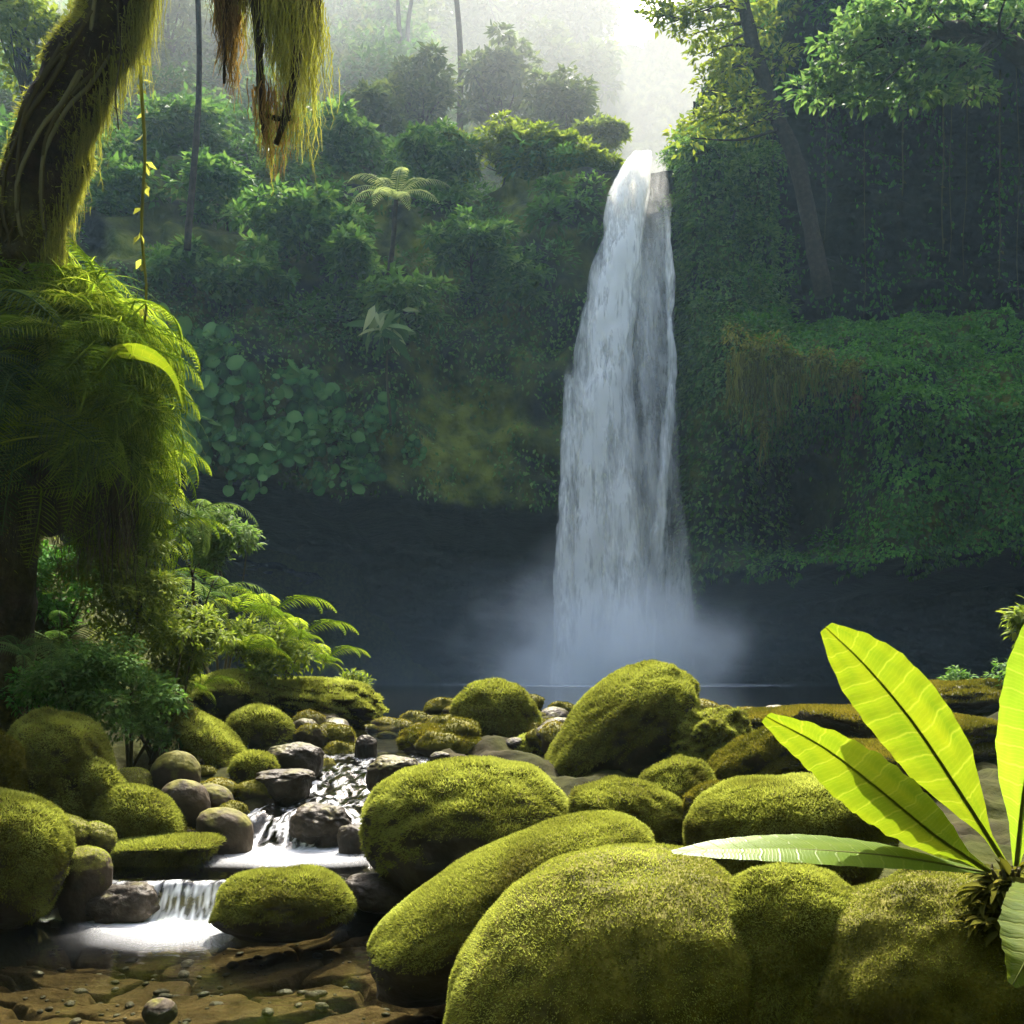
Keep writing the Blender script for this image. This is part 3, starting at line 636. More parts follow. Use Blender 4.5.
B('mossy_boulder', 'grey green stone half hidden behind the triangular moss slab', 133, 785, 25, 17, 7.3, 0, .9, .1, 34, 2.2, .06, mat='cobble', blade=.4)
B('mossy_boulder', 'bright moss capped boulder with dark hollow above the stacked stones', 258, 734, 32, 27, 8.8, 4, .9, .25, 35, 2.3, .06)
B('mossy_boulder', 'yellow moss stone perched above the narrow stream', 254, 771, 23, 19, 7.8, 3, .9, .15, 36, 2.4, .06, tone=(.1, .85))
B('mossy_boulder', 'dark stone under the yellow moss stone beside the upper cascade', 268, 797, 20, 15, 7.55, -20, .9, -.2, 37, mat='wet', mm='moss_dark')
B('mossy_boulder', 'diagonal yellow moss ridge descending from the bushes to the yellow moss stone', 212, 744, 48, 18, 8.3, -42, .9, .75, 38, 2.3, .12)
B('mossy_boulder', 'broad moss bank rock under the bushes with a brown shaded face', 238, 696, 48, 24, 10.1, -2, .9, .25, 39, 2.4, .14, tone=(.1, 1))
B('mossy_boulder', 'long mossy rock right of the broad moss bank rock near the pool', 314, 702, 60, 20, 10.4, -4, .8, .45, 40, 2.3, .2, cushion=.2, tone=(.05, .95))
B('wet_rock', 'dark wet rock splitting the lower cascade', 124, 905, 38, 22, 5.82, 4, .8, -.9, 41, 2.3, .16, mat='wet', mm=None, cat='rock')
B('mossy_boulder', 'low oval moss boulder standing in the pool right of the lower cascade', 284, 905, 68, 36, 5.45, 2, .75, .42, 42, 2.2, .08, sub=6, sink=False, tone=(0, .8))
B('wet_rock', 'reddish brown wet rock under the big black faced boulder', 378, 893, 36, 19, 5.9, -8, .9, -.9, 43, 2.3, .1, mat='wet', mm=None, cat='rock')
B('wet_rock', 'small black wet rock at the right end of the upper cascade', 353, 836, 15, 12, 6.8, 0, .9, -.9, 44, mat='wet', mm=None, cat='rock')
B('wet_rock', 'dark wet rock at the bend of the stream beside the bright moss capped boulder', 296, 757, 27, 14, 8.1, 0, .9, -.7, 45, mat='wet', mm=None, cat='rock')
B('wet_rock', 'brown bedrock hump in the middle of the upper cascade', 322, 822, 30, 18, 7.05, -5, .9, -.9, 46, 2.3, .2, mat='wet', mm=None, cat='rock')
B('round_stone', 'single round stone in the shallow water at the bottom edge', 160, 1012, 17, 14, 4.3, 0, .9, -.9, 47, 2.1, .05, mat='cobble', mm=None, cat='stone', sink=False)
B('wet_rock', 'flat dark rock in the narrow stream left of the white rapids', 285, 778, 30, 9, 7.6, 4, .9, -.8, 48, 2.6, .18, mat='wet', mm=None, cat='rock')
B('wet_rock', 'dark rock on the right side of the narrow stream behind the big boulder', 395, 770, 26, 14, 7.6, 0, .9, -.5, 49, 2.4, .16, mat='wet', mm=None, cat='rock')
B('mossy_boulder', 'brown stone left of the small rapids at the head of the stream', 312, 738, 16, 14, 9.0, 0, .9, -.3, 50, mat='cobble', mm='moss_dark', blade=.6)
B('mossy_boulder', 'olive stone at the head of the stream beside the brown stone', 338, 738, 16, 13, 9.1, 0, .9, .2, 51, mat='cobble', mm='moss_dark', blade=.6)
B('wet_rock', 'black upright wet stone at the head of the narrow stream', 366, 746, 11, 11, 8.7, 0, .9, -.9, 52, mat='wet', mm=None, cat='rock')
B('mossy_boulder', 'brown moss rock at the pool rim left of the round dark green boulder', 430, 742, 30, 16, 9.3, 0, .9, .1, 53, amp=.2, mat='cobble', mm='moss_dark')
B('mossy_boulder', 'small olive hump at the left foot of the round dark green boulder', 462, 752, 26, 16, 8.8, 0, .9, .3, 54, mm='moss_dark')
# rubble: one stone of each of four kinds, then copies
protos = []
for s in range(4):
    protos.append(B('rubble_stone', 'small rough stone of the rubble between the stream and the pool', 400, 720, 14, 11, 10.0, 0, .9, [-.6, -.2, .1, .3][s], 60 + s, 2.3, .18, mat=['wet', 'boulder', 'cobble', 'boulder'][s], mm=None if s < 1 else 'moss_dark', group='rubble stones between the stream and the pool', cat='stone', sub=3, sink=False, blade=.5))
used = set(); placed = []
for i in range(300):
    if len(placed) > 120: break
    y = 7.4 + 5.4 * R.random(); x = (-235 + 330 * R.random() ** 1.2) / 1000 * y
    l, r = chan(y)
    if l + .05 < x < r - .05 or (x > -.2 and y < 8.6): continue
    s = int(R.integers(0, 4)); o = protos[s] if s not in used else copy_tree(protos[s]); used.add(s)
    sc_ = .5 + 1.0 * R.random() ** 2
    o.location = (x, y, float(ground_z(np.array([x]), np.array([y]))[0]) - .05 * sc_); o.scale = (sc_ * (1 + .4 * R.random()), sc_, sc_ * (.7 + .4 * R.random())); o.rotation_euler = (0, 0, 6.28 * R.random())
    placed.append(o)
for i in range(60):
    y = 6.6 + 4.8 * R.random(); x = (40 + 420 * R.random()) / 1000 * y; s = int(R.integers(0, 4)); o = copy_tree(protos[s])
    sc_ = .4 + .7 * R.random() ** 2; o.location = (x, y, float(ground_z(np.array([x]), np.array([y]))[0]) - .04); o.scale = (sc_ * 1.3, sc_, sc_ * .8); o.rotation_euler = (0, 0, 6.28 * R.random())
    o['label'] = 'small stone in the gaps between the boulders right of the stream'; o['group'] = 'stones between the right boulders'
for i in range(46):
    y = 11.4 + 1.3 * R.random(); x = -2.3 + 5.6 * R.random(); s = int(R.integers(0, 4)); o = protos[s] if s not in used else copy_tree(protos[s]); used.add(s)
    sc_ = .6 + 1.0 * R.random(); o.location = (x, y, float(ground_z(np.array([x]), np.array([y]))[0]) - .05); o.scale = (sc_ * 1.3, sc_, sc_ * .8); o.rotation_euler = (0, 0, 6.28 * R.random())
    o['label'] = 'small rough stone on the near rim of the waterfall pool'; o['group'] = 'stones on the pool rim'
for i in range(26):
    y = 6.0 + 2.2 * R.random(); l, r = chan(y); x = l - .1 - .8 * R.random()
    o = copy_tree(protos[int(R.integers(0, 4))]); sc_ = .4 + .6 * R.random()
    o.location = (x, y, float(ground_z(np.array([x]), np.array([y]))[0]) - .04); o.scale = (sc_ * 1.2, sc_, sc_ * .8); o.rotation_euler = (0, 0, 6.28 * R.random())
    o['label'] = 'small rough stone on the left bank between the mossy boulders'; o['group'] = 'small stones on the left bank'
#@@PART3
# ------------------------------------------------------------------ trees, shrubs, ferns
def hill_z(x, Y):
    zz = np.linspace(8, 69, 400); yy = cliff_Y(np.full(400, x), zz)
    k = np.where(yy >= Y)[0]
    return (zz[k[0]] if len(k) else zz[-1]) + ZO
def limb(mb, a, b, r0, r1, bend=.12, seg=7, n=10, rough=.12):
    a, b = np.asarray(a, float), np.asarray(b, float); L = np.linalg.norm(b - a)
    m_ = (a + b) / 2 + rnd_dirs(1)[0] * L * bend
    mb.tube(smooth_path([a, m_, b], n), [r0, r1], seg, rough)
def tree(name, label, cat, px, py, rpx, Y, mat, group=None, base=None, leaf=.4, n=1, trunk=.18, flat=.7, lean=0.0, tint=(0, 1), nclump=26, per=85):
    """a tree whose crown is seen round (px, py); it stands on the hill below"""
    c = at(px, py, Y); r = rpx / FPX * Y
    if base is None: base = np.array([c[0] + lean, Y + .4, hill_z(c[0], Y + .4) - .4])
    base = np.asarray(base, float); base[2] = min(base[2], c[2] - r * .6)
    root = empty(name, base); tag(root, label, cat, group)
    t = MB(); cl = c - base
    t.tube(smooth_path([[0, 0, 0], cl * .5 + np.array([R.normal() * .15 * r, 0, 0]), cl * .9], 14), [trunk, trunk * .45], 9, .2)
    f = MB()
    for i in range(nclump):
        d = rnd_dirs(1)[0]; d[2] = abs(d[2]) * (1 if R.random() < .6 else -1.0)
        q = cl + d * r * np.array([1, .8, flat]) * (.35 + .75 * R.random())
        if i % 3 == 0: limb(t, cl * (.55 + .35 * R.random()), q, trunk * .4, trunk * .1, .1, 5, 7)
        rr = r * (.2 + .16 * R.random())
        leaf_clump(f, q, np.array([rr, rr, rr * .65]), per, leaf * Y / 60, tint=(tint[0] + .3 * R.random(), tint[1] - .2 * R.random()))
    t.build('trunk', M['bark'], root); f.build('crown', mat, root, smooth=False)
    return root
T = tree
far = [
    ('uneven green tree rising behind the cliff edge bushes left of the waterfall lip', 560, 116, 34, 54, .18),
    ('tall loose tree behind the cliff edge right of the upright bare trunk', 500, 84, 40, 56, .2),
    ('leafy tree behind the cliff edge left of the upright bare trunk', 418, 100, 40, 53, .2),
    ('short wide tree on the plateau above the tree fern', 372, 128, 34, 50, .18),
    ('hazy rounded tree at the edge of the gorge left of the sky gap', 560, 92, 50, 72, .2),
    ('second hazy tree leaning into the gorge above the cliff edge bushes', 520, 104, 46, 68, .2),
    ('tall misty tree right at the edge of the bright sky gap', 578, 34, 40, 80, .2),
    ('tall hazy tree crown touching the top edge left of the bright sky', 522, 18, 66, 84, .25),
    ('pale misty tree behind the bare upright trunk on the ridge', 440, 62, 58, 88, .25),
    ('misty broad tree above the palm on the far slope', 378, 62, 60, 90, .25),
    ('yellow green sunlit tree behind the hanging moss', 345, 20, 58, 78, .25),
    ('dark green tree on the slope between the thin trunk and the hanging moss', 232, 66, 50, 58, .22),
    ('green tree high on the left slope behind the mossy trunk', 168, 30, 52, 56, .22),
    ('bright leafy tree in the top left corner beyond the mossy trunk', 30, 40, 62, 40, .2)]
for i, (lb, px, py, rp, Y, tr_) in enumerate(far):
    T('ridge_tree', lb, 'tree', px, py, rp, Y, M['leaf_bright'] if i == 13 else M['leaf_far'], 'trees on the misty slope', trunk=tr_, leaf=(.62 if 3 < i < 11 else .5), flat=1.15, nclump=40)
near_top = [
    ('sunlit bush on the cliff edge just left of the waterfall lip', 594, 168, 26, 43),
    ('round pale bush on the cliff top left of the sunlit edge bush', 552, 160, 36, 44),
    ('wide light green bush on the cliff top above the mossy wall', 498, 152, 46, 44.5),
    ('yellow green bush behind the cliff edge below the sky gap', 600, 140, 24, 50.0),
    ('dark bush on the slope right above the palm', 436, 160, 40, 44.0)]
for i, (lb, px, py, rp, Y) in enumerate(near_top):
    T('cliff_edge_bush', lb, 'bush', px, py, rp, Y, M['leaf_bright'] if i < 4 else M['leaf_mid'], 'bushes on the cliff edge', leaf=.42, trunk=.06, nclump=34, flat=.6, per=100)
slope = [
    ('shaded shrub right of the thin vine at mid slope', 215, 190, 40, 41), ('leafy shrub bulging out under the hanging moss', 280, 225, 44, 40),
    ('round shrub left of the palm fronds', 318, 215, 40, 40), ('large dark shrub below the hanging moss tip', 255, 280, 42, 38.5),
    ('leafy shrub below the palm trunk', 400, 300, 46, 37.8), ('shrub right of the palm on the mossy wall', 470, 245, 38, 39.5),
    ('pale leafed shrub beside the palm crown at its left', 352, 250, 30, 38.5), ('shrub at the left slope beside the mossy trunk', 120, 200, 40, 41),
    ('upper slope shrub behind the thin trunk', 175, 130, 40, 45), ('broad shrub on the upper slope under the ridge trees', 330, 140, 46, 46),
    ('dark shrub in the fold of the slope above the broad leaved plants', 185, 275, 36, 38.5), ('small light shrub on the wall halfway to the waterfall', 520, 285, 24, 39.5)]
for lb, px, py, rp, Y in slope:
    c0 = at(px, py + rp * .5, Y); c0[1] = max(Y, float(cliff_Y(c0[:1], c0[2:] - ZO)[0]) + .3)
    T('slope_shrub', lb, 'shrub', px, py, rp, Y, M['leaf_mid'], 'shrubs on the left slope', base=c0, leaf=.55, trunk=.07, nclump=24, per=70)

# bare slender trunks that rise out of the slope past the top of the picture
def slender(label, px0, py0, px1, py1, Y, rpx, mat='bark', cat='tree', crown=True):
    a, b = at(px0, py0, Y), at(px1, py1, Y); root = empty('slender_tree', a); tag(root, label, cat, 'slender trunks on the slope')
    d = b - a; t = MB(); t.tube(smooth_path([[0, 0, -1.0], d * .5 + np.array([.25 * R.normal(), 0, 0]), d, d * 1.25], 24), [rpx / FPX * Y, rpx / FPX * Y * .55], 8, .12)
    f = MB()
    for k in range(12):
        q = d * (1.1 + .3 * R.random()) + rnd_dirs(1)[0] * np.array([2.4, 2, .8]); limb(t, d * (1.0 + .2 * R.random()), q, .06, .02, .1, 5, 6)
        leaf_clump(f, q, np.array([.9, .9, .5]), 90, .45)
    t.build('trunk', M[mat], root); f.build('crown', M['leaf_far'], root, smooth=False)
slender('slender bare trunk rising through the mist above the cliff edge', 458, 158, 453, -40, 56, 3.4)
slender('thin dark trunk on the left slope beside the pale vine', 187, 222, 197, -40, 36, 3.6)
slender('faint thin trunk in the mist right of the hanging moss', 347, 62, 344, -40, 70, 2.2)
slender('left fork of the misty bare tree on the ridge', 404, 78, 396, -40, 66, 2.6)
slender('right leaning fork of the misty bare tree on the ridge', 405, 78, 420, -40, 66.5, 2.4)

# fronds
def frond(mb, L, az, el0, el1, n=22, w=.26, tint=.5, curl=0.0, base=(0, 0, 0), pw=1.0):
    t = np.linspace(0, 1, n); el = el0 + (el1 - el0) * t ** 1.2; a = az + curl * t
    st = L / (n - 1) * np.stack([np.cos(el) * np.cos(a), np.cos(el) * np.sin(a), np.sin(el)], -1)
    P = np.asarray(base) + np.vstack([[0, 0, 0], np.cumsum(st[:-1], 0)])
    mb.tube(P, [L * .011, L * .003], 4, 0, np.full(n * 4 + 2, .35))
    D = unit(st); side = unit(np.cross(D, np.array([0, 0, 1.0]) + 1e-3)); up = np.cross(side, D)
    k = np.arange(2, n); pl = w * L * np.sin(np.pi * np.clip(t[k] * .86 + .12, 0, 1)) ** .8
    for s in (-1, 1):
        d = unit(side[k] * s + D[k] * .45 - np.array([0, 0, .28]) + rnd_dirs(len(k)) * .07)
        mb.leaves(LEAF_LONG, P[k], d, up[k] + rnd_dirs(len(k)) * .12, pl, pw * 2.6 * L / n / np.maximum(pl, 1e-4) * .42, np.clip(tint + .3 * (R.random(len(k)) - .5), 0, 1))
    return P
def fern_mesh(nf, L, el0=1.0, el1=-.95, sector=6.28, seed=0):
    mb = MB()
    for i in range(nf):
        frond(mb, L * (.6 + .7 * R.random()), sector * (i + .9 * R.random()) / nf - sector / 2, el0 * (.4 + .8 * R.random()), el1 * (.7 + .8 * R.random()), 26, .17 + .07 * R.random(), .1 + .9 * R.random(), .5 * R.normal(), pw=.95)
    return mb
def fern_proto(mat, nf, L, name='fern'):
    return fern_mesh(nf, L).build(name, M[mat], smooth=False)
FP = {'bright': [fern_proto('fern', 8, .68), fern_proto('fern', 7, .78), fern_proto('fern', 10, .6)],
      'cool': [fern_proto('fern_cool_shaded', 13, .62), fern_proto('fern_cool_shaded', 11, .72)]}
FUSED = set()
def fern(kind, px, py, Y, s, label, nrm=(0, 0, 1), group=None):
    pr = FP[kind][int(R.integers(0, len(FP[kind])))]
    o = pr if pr.name not in FUSED else copy_tree(pr); FUSED.add(pr.name)
    o.location = tuple(at(px, py, Y)); o.scale = (s, s, s)
    q = Vector(nrm).normalized().to_track_quat('Z', 'Y'); q = q @ Vector((0, 0, 1)).rotation_difference(Vector((0, 0, 1)))
    o.rotation_mode = 'XYZ'; o.rotation_euler = q.to_euler()
    return tag(o, label, 'fern', group)

# ------------------------------------------------------------------ the mossy tree at the left and the fern covered root mound
tp_ = [at(-20, 700, 7.6), at(2, 560, 7.6), at(12, 420, 7.5), at(22, 290, 7.4), at(28, 230, 7.3), at(60, 120, 7.2), at(105, 25, 7.1), at(128, -60, 7.0), at(150, -190, 7.0)]
tp_ = np.array(tp_); base = tp_[0].copy(); base[2] = float(ground_z(np.array([base[0]]), np.array([base[1]]))[0]) - .05; tp_[0] = base
tree_root = empty('mossy_tree', base); tag(tree_root, 'leaning moss covered tree trunk with hanging moss at the top left corner', 'tree')
TP = smooth_path(tp_, 70) - base
trad = np.interp(np.linspace(0, 1, 70), [0, .3, .45, .55, .75, 1], [.26, .22, .21, .235, .225, .22])
tv, tf = tube(TP, trad, 22, .28)
mk = np.clip(.15 + .8 * fbm(tv * 1.6, 3), 0, 1)
mesh('trunk', tv, tf, M['bark'], tree_root, attrs={'moss': mk})
def surf_pts(V, F4, n, wfun):
    q = V[F4]; fn = np.cross(q[:, 1] - q[:, 0], q[:, 3] - q[:, 0]); ar = np.linalg.norm(fn, axis=1); fn = unit(fn)
    c = q.mean(1); wt = ar * wfun(c, fn); k = R.choice(len(F4), n, p=wt / wt.sum()); u, v = R.random(n)[:, None], R.random(n)[:, None]
    return (q[k, 0] * (1 - u) + q[k, 1] * u) * (1 - v) + (q[k, 3] * (1 - u) + q[k, 2] * u) * v, fn[k]
cen = lambda c: TP[np.abs(c[:, None, 2] - TP[None, :, 2]).argmin(1)]
q = tv[tf[0]]; o_n = np.cross(q[:, 1] - q[:, 0], q[:, 3] - q[:, 0]); flip = np.sign(np.einsum('ij,ij->i', o_n, q.mean(1) - cen(q.mean(1)))).mean()
def mossw(c, fn):
    fn = fn * np.sign(flip); return (np.clip(np.abs(fn[:, 0]) - .45, 0, 1) * 2.2 + .10 + .9 * np.clip(fn[:, 2], 0, 1)) * sstep(1.6, 2.6, c[:, 2]) * np.clip(.4 + fbm(c * 2.2, 3), .05, 1)
P, N = surf_pts(tv, tf[0], 26000, mossw); N = N * np.sign(flip)
mb = MB(); L = .03 + .045 * R.random(len(P))
mb.leaves(BLADE, P, N + rnd_dirs(len(P)) * .6 + np.array([0, 0, -.6]), np.cross(N, rnd_dirs(len(P))), L, .010 / L, np.clip(.35 + .45 * R.random(len(P)) + .2 * np.abs(N[:, 0]), 0, 1))
mb.build('moss', M['hang'], tree_root, smooth=False)
def strands(mb, P, L, wd, sway=.05, n=6, lean=(0, 0, 0), tint=(0, 1)):
    """hanging moss: each strand a narrow tapering ribbon of n pieces, twisting as it falls"""
    k = len(P); t = np.linspace(0, 1, n)
    L = np.broadcast_to(L, (k,)); a = R.random(k) * 6.28; ph = R.random(k) * 6.28
    drift = np.stack([np.cos(ph), np.sin(ph), 0 * ph], -1) * (sway * L)[:, None]
    C = P[:, None] + np.array([0, 0, -1.0]) * (L[:, None] * t)[..., None] + drift[:, None] * (t ** 2)[None, :, None] + np.asarray(lean) * (L[:, None] * t)[..., None] + rnd_dirs(k * n).reshape(k, n, 3) * (.04 * L)[:, None, None]
    tw = a[:, None] + 1.2 * t[None]
    S = np.stack([np.cos(tw), np.sin(tw), 0 * tw], -1) * (wd * (1 - .75 * t))[None, :, None] * (.6 + .8 * R.random(k))[:, None, None]
    V = np.concatenate([C - S, C + S], 1).reshape(-1, 3); i = np.arange(n - 1)
    f = np.stack([i, i + 1, n + i + 1, n + i], -1); F = (f[None] + (np.arange(k) * 2 * n)[:, None, None]).reshape(-1, 4)
    mb.add(V, F, np.repeat(tint[0] + (tint[1] - tint[0]) * R.random(k), 2 * n))
# curtain below the right underside of the trunk
mb = MB()
i = R.integers(30, 68, 2400); Pc = TP[i] + np.stack([trad[i] * (.72 + .3 * R.random(2400)), trad[i] * R.normal(size=2400) * .35, -trad[i] * (.1 + .4 * R.random(2400))], -1)
strands(mb, Pc, (.07 + .30 * R.random(2400) ** 2) * (1 + .8 * (i > 54)), .004, .05, tint=(.3, 1))
i = R.integers(30, 66, 900); Pc = TP[i] + np.stack([-trad[i] * (.8 + .25 * R.random(900)), trad[i] * R.normal(size=900) * .35, trad[i] * (.0 + .3 * R.random(900))], -1)
strands(mb, Pc, .05 + .12 * R.random(900), .004, .1, tint=(.4, 1))
mb.build('hanging_moss', M['hang'], tree_root, smooth=False)
# thin roots creeping down the trunk
for k in range(7):
    i0 = int(R.integers(26, 46)); idx = np.linspace(i0, i0 + 20, 9).astype(int); ang = R.uniform(-2.4, -.7)
    pr = TP[idx] + np.stack([np.cos(ang + .3 * np.sin(np.arange(9))) * trad[idx] * 1.08, np.sin(ang + .3 * np.sin(np.arange(9))) * trad[idx] * 1.08, 0 * idx], -1)
    mb = MB(); mb.tube(smooth_path(pr, 24), [.012, .018], 5, .2); mb.build('aerial_root', M['vine_pale' if k % 3 == 0 else 'vine'], tree_root)
# the limb above the picture that carries the hanging clump
br = np.array([at(140, -110, 7.0), at(210, -70, 6.6), at(262, -28, 6.3), at(310, -34, 6.1), at(380, -70, 6.0), at(450, -130, 5.9), at(500, -230, 5.8)]) - base
mb = MB(); mb.tube(smooth_path(br, 40), [.16, .09, .05, .012], 12, .3); mb.build('limb', M['bark'], tree_root)
def root_piece(pts, r0, r1):
    mb = MB(); mb.tube(smooth_path(np.array(pts) * np.array([.985, .985, 1]) + np.array([0, 0, 0.0]) - base, 16), [r0 * 1.25, r1 * 1.35], 7, .4); mb.build('hanging_root', M['bark'], tree_root)
YH = 6.25
root_piece([at(254, -30, YH), at(258, 40, YH), at(262, 122, YH)], .030, .014)
root_piece([at(300, -30, YH), at(297, 60, YH), at(289, 112, YH), at(276, 152, YH)], .034, .012)
root_piece([at(262, 122, YH), at(278, 127, YH), at(291, 126, YH)], .013, .012)
root_piece([at(262, 122, YH), at(264, 140, YH), at(266, 150, YH)], .016, .006)
root_piece([at(228, -30, YH), at(226, 30, YH), at(224, 92, YH)], .022, .006)
root_piece([at(280, -30, YH), at(279, 20, YH), at(278, 62, YH)], .03, .006)
def curtain(x0, x1, y0, ylen, n, mat, wd=.004, tint=(0, 1), depth=.25):
    mb = MB(); px = R.uniform(x0, x1, n); P = np.stack([(px - 512) / FPX * YH, YH + depth * R.normal(size=n) * .5, np.full(n, CAM_Z - (y0 - HOR) / FPX * YH)], -1) - base
    L = np.interp(px, np.linspace(x0, x1, len(ylen)), ylen) / FPX * YH * (.55 + .5 * R.random(n)); strands(mb, P, L, wd, .04, 8, tint=tint)
    mb.build('hanging_moss', M[mat], tree_root, smooth=False)
curtain(222, 318, -30, [80, 40, 60, 95, 60, 85, 50], 420, 'vine', .007)
curtain(270, 318, -20, [60, 130, 150, 170, 140, 40], 620, 'hang', .0045, (.3, 1), .5)
curtain(217, 238, -20, [60, 110, 118, 60], 240, 'hang_brown', .005)
curtain(226, 268, -20, [70, 40, 60, 110, 140], 150, 'hang', .004, (.2, .9), .5)
curtain(256, 292, 100, [30, 70, 85, 50, 30], 170, 'hang_brown', .004, (.2, 1))
curtain(258, 300, 118, [50, 75, 35, 35, 25], 90, 'hang', .004, (.2, .8))
# root mound under the ferns
mc = at(38, 405, 7.75) - base
mv, mf = ICO[5]; mv = mv * (1 + .22 * fbm(mv * 1.4 + 8, 3))[:, None] * np.array([.80, .68, .90]) + mc
mesh('root_mound', mv, mf, M['bark'], tree_root, attrs={'moss': np.clip(.3 + .6 * fbm(mv * 2, 3), 0, 1)})
mb = MB(); nn = 1500; a = R.uniform(3.3, 6.1, nn)
Pr = mc + np.stack([np.cos(a) * .8, np.sin(a) * .62, -.15 - .55 * R.random(nn)], -1)
strands(mb, Pr, .2 + .75 * R.random(nn) ** 1.5, .006, .08, 7, tint=(0, .6)); mb.build('root_fringe', M['vine'], tree_root, smooth=False)
# ferns all over the mound
k = 0
mw = mc + base
where = ['on the upper right of the root mound', 'on the right face of the root mound', 'on the lower right of the root mound', 'on the shaded left of the root mound', 'on the front of the root mound']
for (kd, n, a0, a1, e0, e1, wl) in [('bright', 16, -1.3, .6, .35, 1.25, 0), ('bright', 20, -1.5, .3, -.25, .5, 1), ('bright', 12, -1.3, .1, -.9, -.2, 2), ('cool', 8, -2.6, -1.7, -.1, .9, 3), ('cool', 6, -2.0, -1.3, -.5, .1, 4)]:  # bright fronds on the lit side, darker ones paint the shaded side
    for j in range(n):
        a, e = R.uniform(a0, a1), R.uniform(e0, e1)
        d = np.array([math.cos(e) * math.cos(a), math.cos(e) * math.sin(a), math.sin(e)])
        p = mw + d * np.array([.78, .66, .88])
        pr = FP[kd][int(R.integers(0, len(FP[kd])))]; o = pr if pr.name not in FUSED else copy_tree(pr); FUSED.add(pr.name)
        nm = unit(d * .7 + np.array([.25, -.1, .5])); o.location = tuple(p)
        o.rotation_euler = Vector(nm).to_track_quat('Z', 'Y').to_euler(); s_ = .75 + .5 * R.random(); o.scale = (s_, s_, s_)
        tag(o, ('bright yellow green' if kd == 'bright' else 'shade darkened green') + ' drooping fern ' + where[wl], 'fern', 'ferns ' + where[wl])
def tuft():
    n_, L_ = 240, .5; a = R.random(n_) * 6.28; e = .35 + 1.0 * R.random(n_); L = L_ * (.5 + .7 * R.random(n_)); m_ = 9; t = np.linspace(0, 1, m_)
    el = e[:, None] - (1.3 + .9 * R.random(n_))[:, None] * t[None] ** 1.1
    st = np.stack([np.cos(el) * np.cos(a)[:, None], np.cos(el) * np.sin(a)[:, None], np.sin(el)], -1) * (L / (m_ - 1))[:, None, None]
    C = np.concatenate([R.normal(size=(n_, 1, 3)) * .04, st[:, :-1]], 1).cumsum(1)
    W = np.stack([-np.sin(a), np.cos(a), .3 * R.normal(size=n_)], -1)[:, None] * (.0052 * (1 - .85 * t ** 2))[None, :, None] * (.6 + .9 * R.random(n_))[:, None, None]
    V = np.concatenate([C - W, C + W], 1).reshape(-1, 3); i = np.arange(m_ - 1); f = np.stack([i, i + 1, m_ + i + 1, m_ + i], -1)
    mb = MB(); mb.add(V, (f[None] + (np.arange(n_) * 2 * m_)[:, None, None]).reshape(-1, 4), np.repeat(R.random(n_), 2 * m_)); return mb
for kd, mt_, n, a0, a1, e0, e1, wl in [('bright yellow green', 'fern', 8, -1.35, .5, -.1, 1.3, 'on the lit right side of the root mound'), ('bright yellow green', 'fern', 5, -1.5, .1, -.95, .1, 'at the lower right of the root mound'), ('shade dulled olive', 'fern_cool_shaded', 9, -2.7, -1.5, -.4, .9, 'on the shaded front of the root mound')]:  # tufts likewise: the front ones carry shade in their colour
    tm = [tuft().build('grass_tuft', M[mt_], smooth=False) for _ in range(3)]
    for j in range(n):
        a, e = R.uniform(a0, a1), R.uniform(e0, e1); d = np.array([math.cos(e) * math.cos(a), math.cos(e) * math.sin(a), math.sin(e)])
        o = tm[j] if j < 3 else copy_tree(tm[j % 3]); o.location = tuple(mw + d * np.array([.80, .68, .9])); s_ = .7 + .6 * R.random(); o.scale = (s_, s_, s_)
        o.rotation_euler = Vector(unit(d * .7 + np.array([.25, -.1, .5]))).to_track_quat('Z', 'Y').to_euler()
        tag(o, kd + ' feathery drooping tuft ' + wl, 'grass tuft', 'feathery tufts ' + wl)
# a lower root mound on the bank, the ferns run on down over it
lm = at(112, 500, 8.3)
lv_, lf_ = ICO[4]; mesh('root_mound', lv_ * (1 + .2 * fbm(lv_ * 1.4 + 3, 3))[:, None] * np.array([.30, .3, .55]) + lm - base, lf_, M['bark'], tree_root, attrs={'moss': np.full(len(lv_), .5)})
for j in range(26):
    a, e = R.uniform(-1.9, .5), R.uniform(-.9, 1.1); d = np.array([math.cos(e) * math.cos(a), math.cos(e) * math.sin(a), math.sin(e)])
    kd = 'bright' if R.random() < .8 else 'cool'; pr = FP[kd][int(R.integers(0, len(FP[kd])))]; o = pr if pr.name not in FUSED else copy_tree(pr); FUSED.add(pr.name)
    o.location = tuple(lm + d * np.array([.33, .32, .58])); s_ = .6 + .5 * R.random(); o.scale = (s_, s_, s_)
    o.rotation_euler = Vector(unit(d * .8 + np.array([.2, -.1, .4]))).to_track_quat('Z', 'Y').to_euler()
    tag(o, ('bright green' if kd == 'bright' else 'cool green') + ' fern spilling down between the root mound and the lit bush', 'fern', 'ferns spilling down the bank' + (' in shade' if kd == 'cool' else ''))
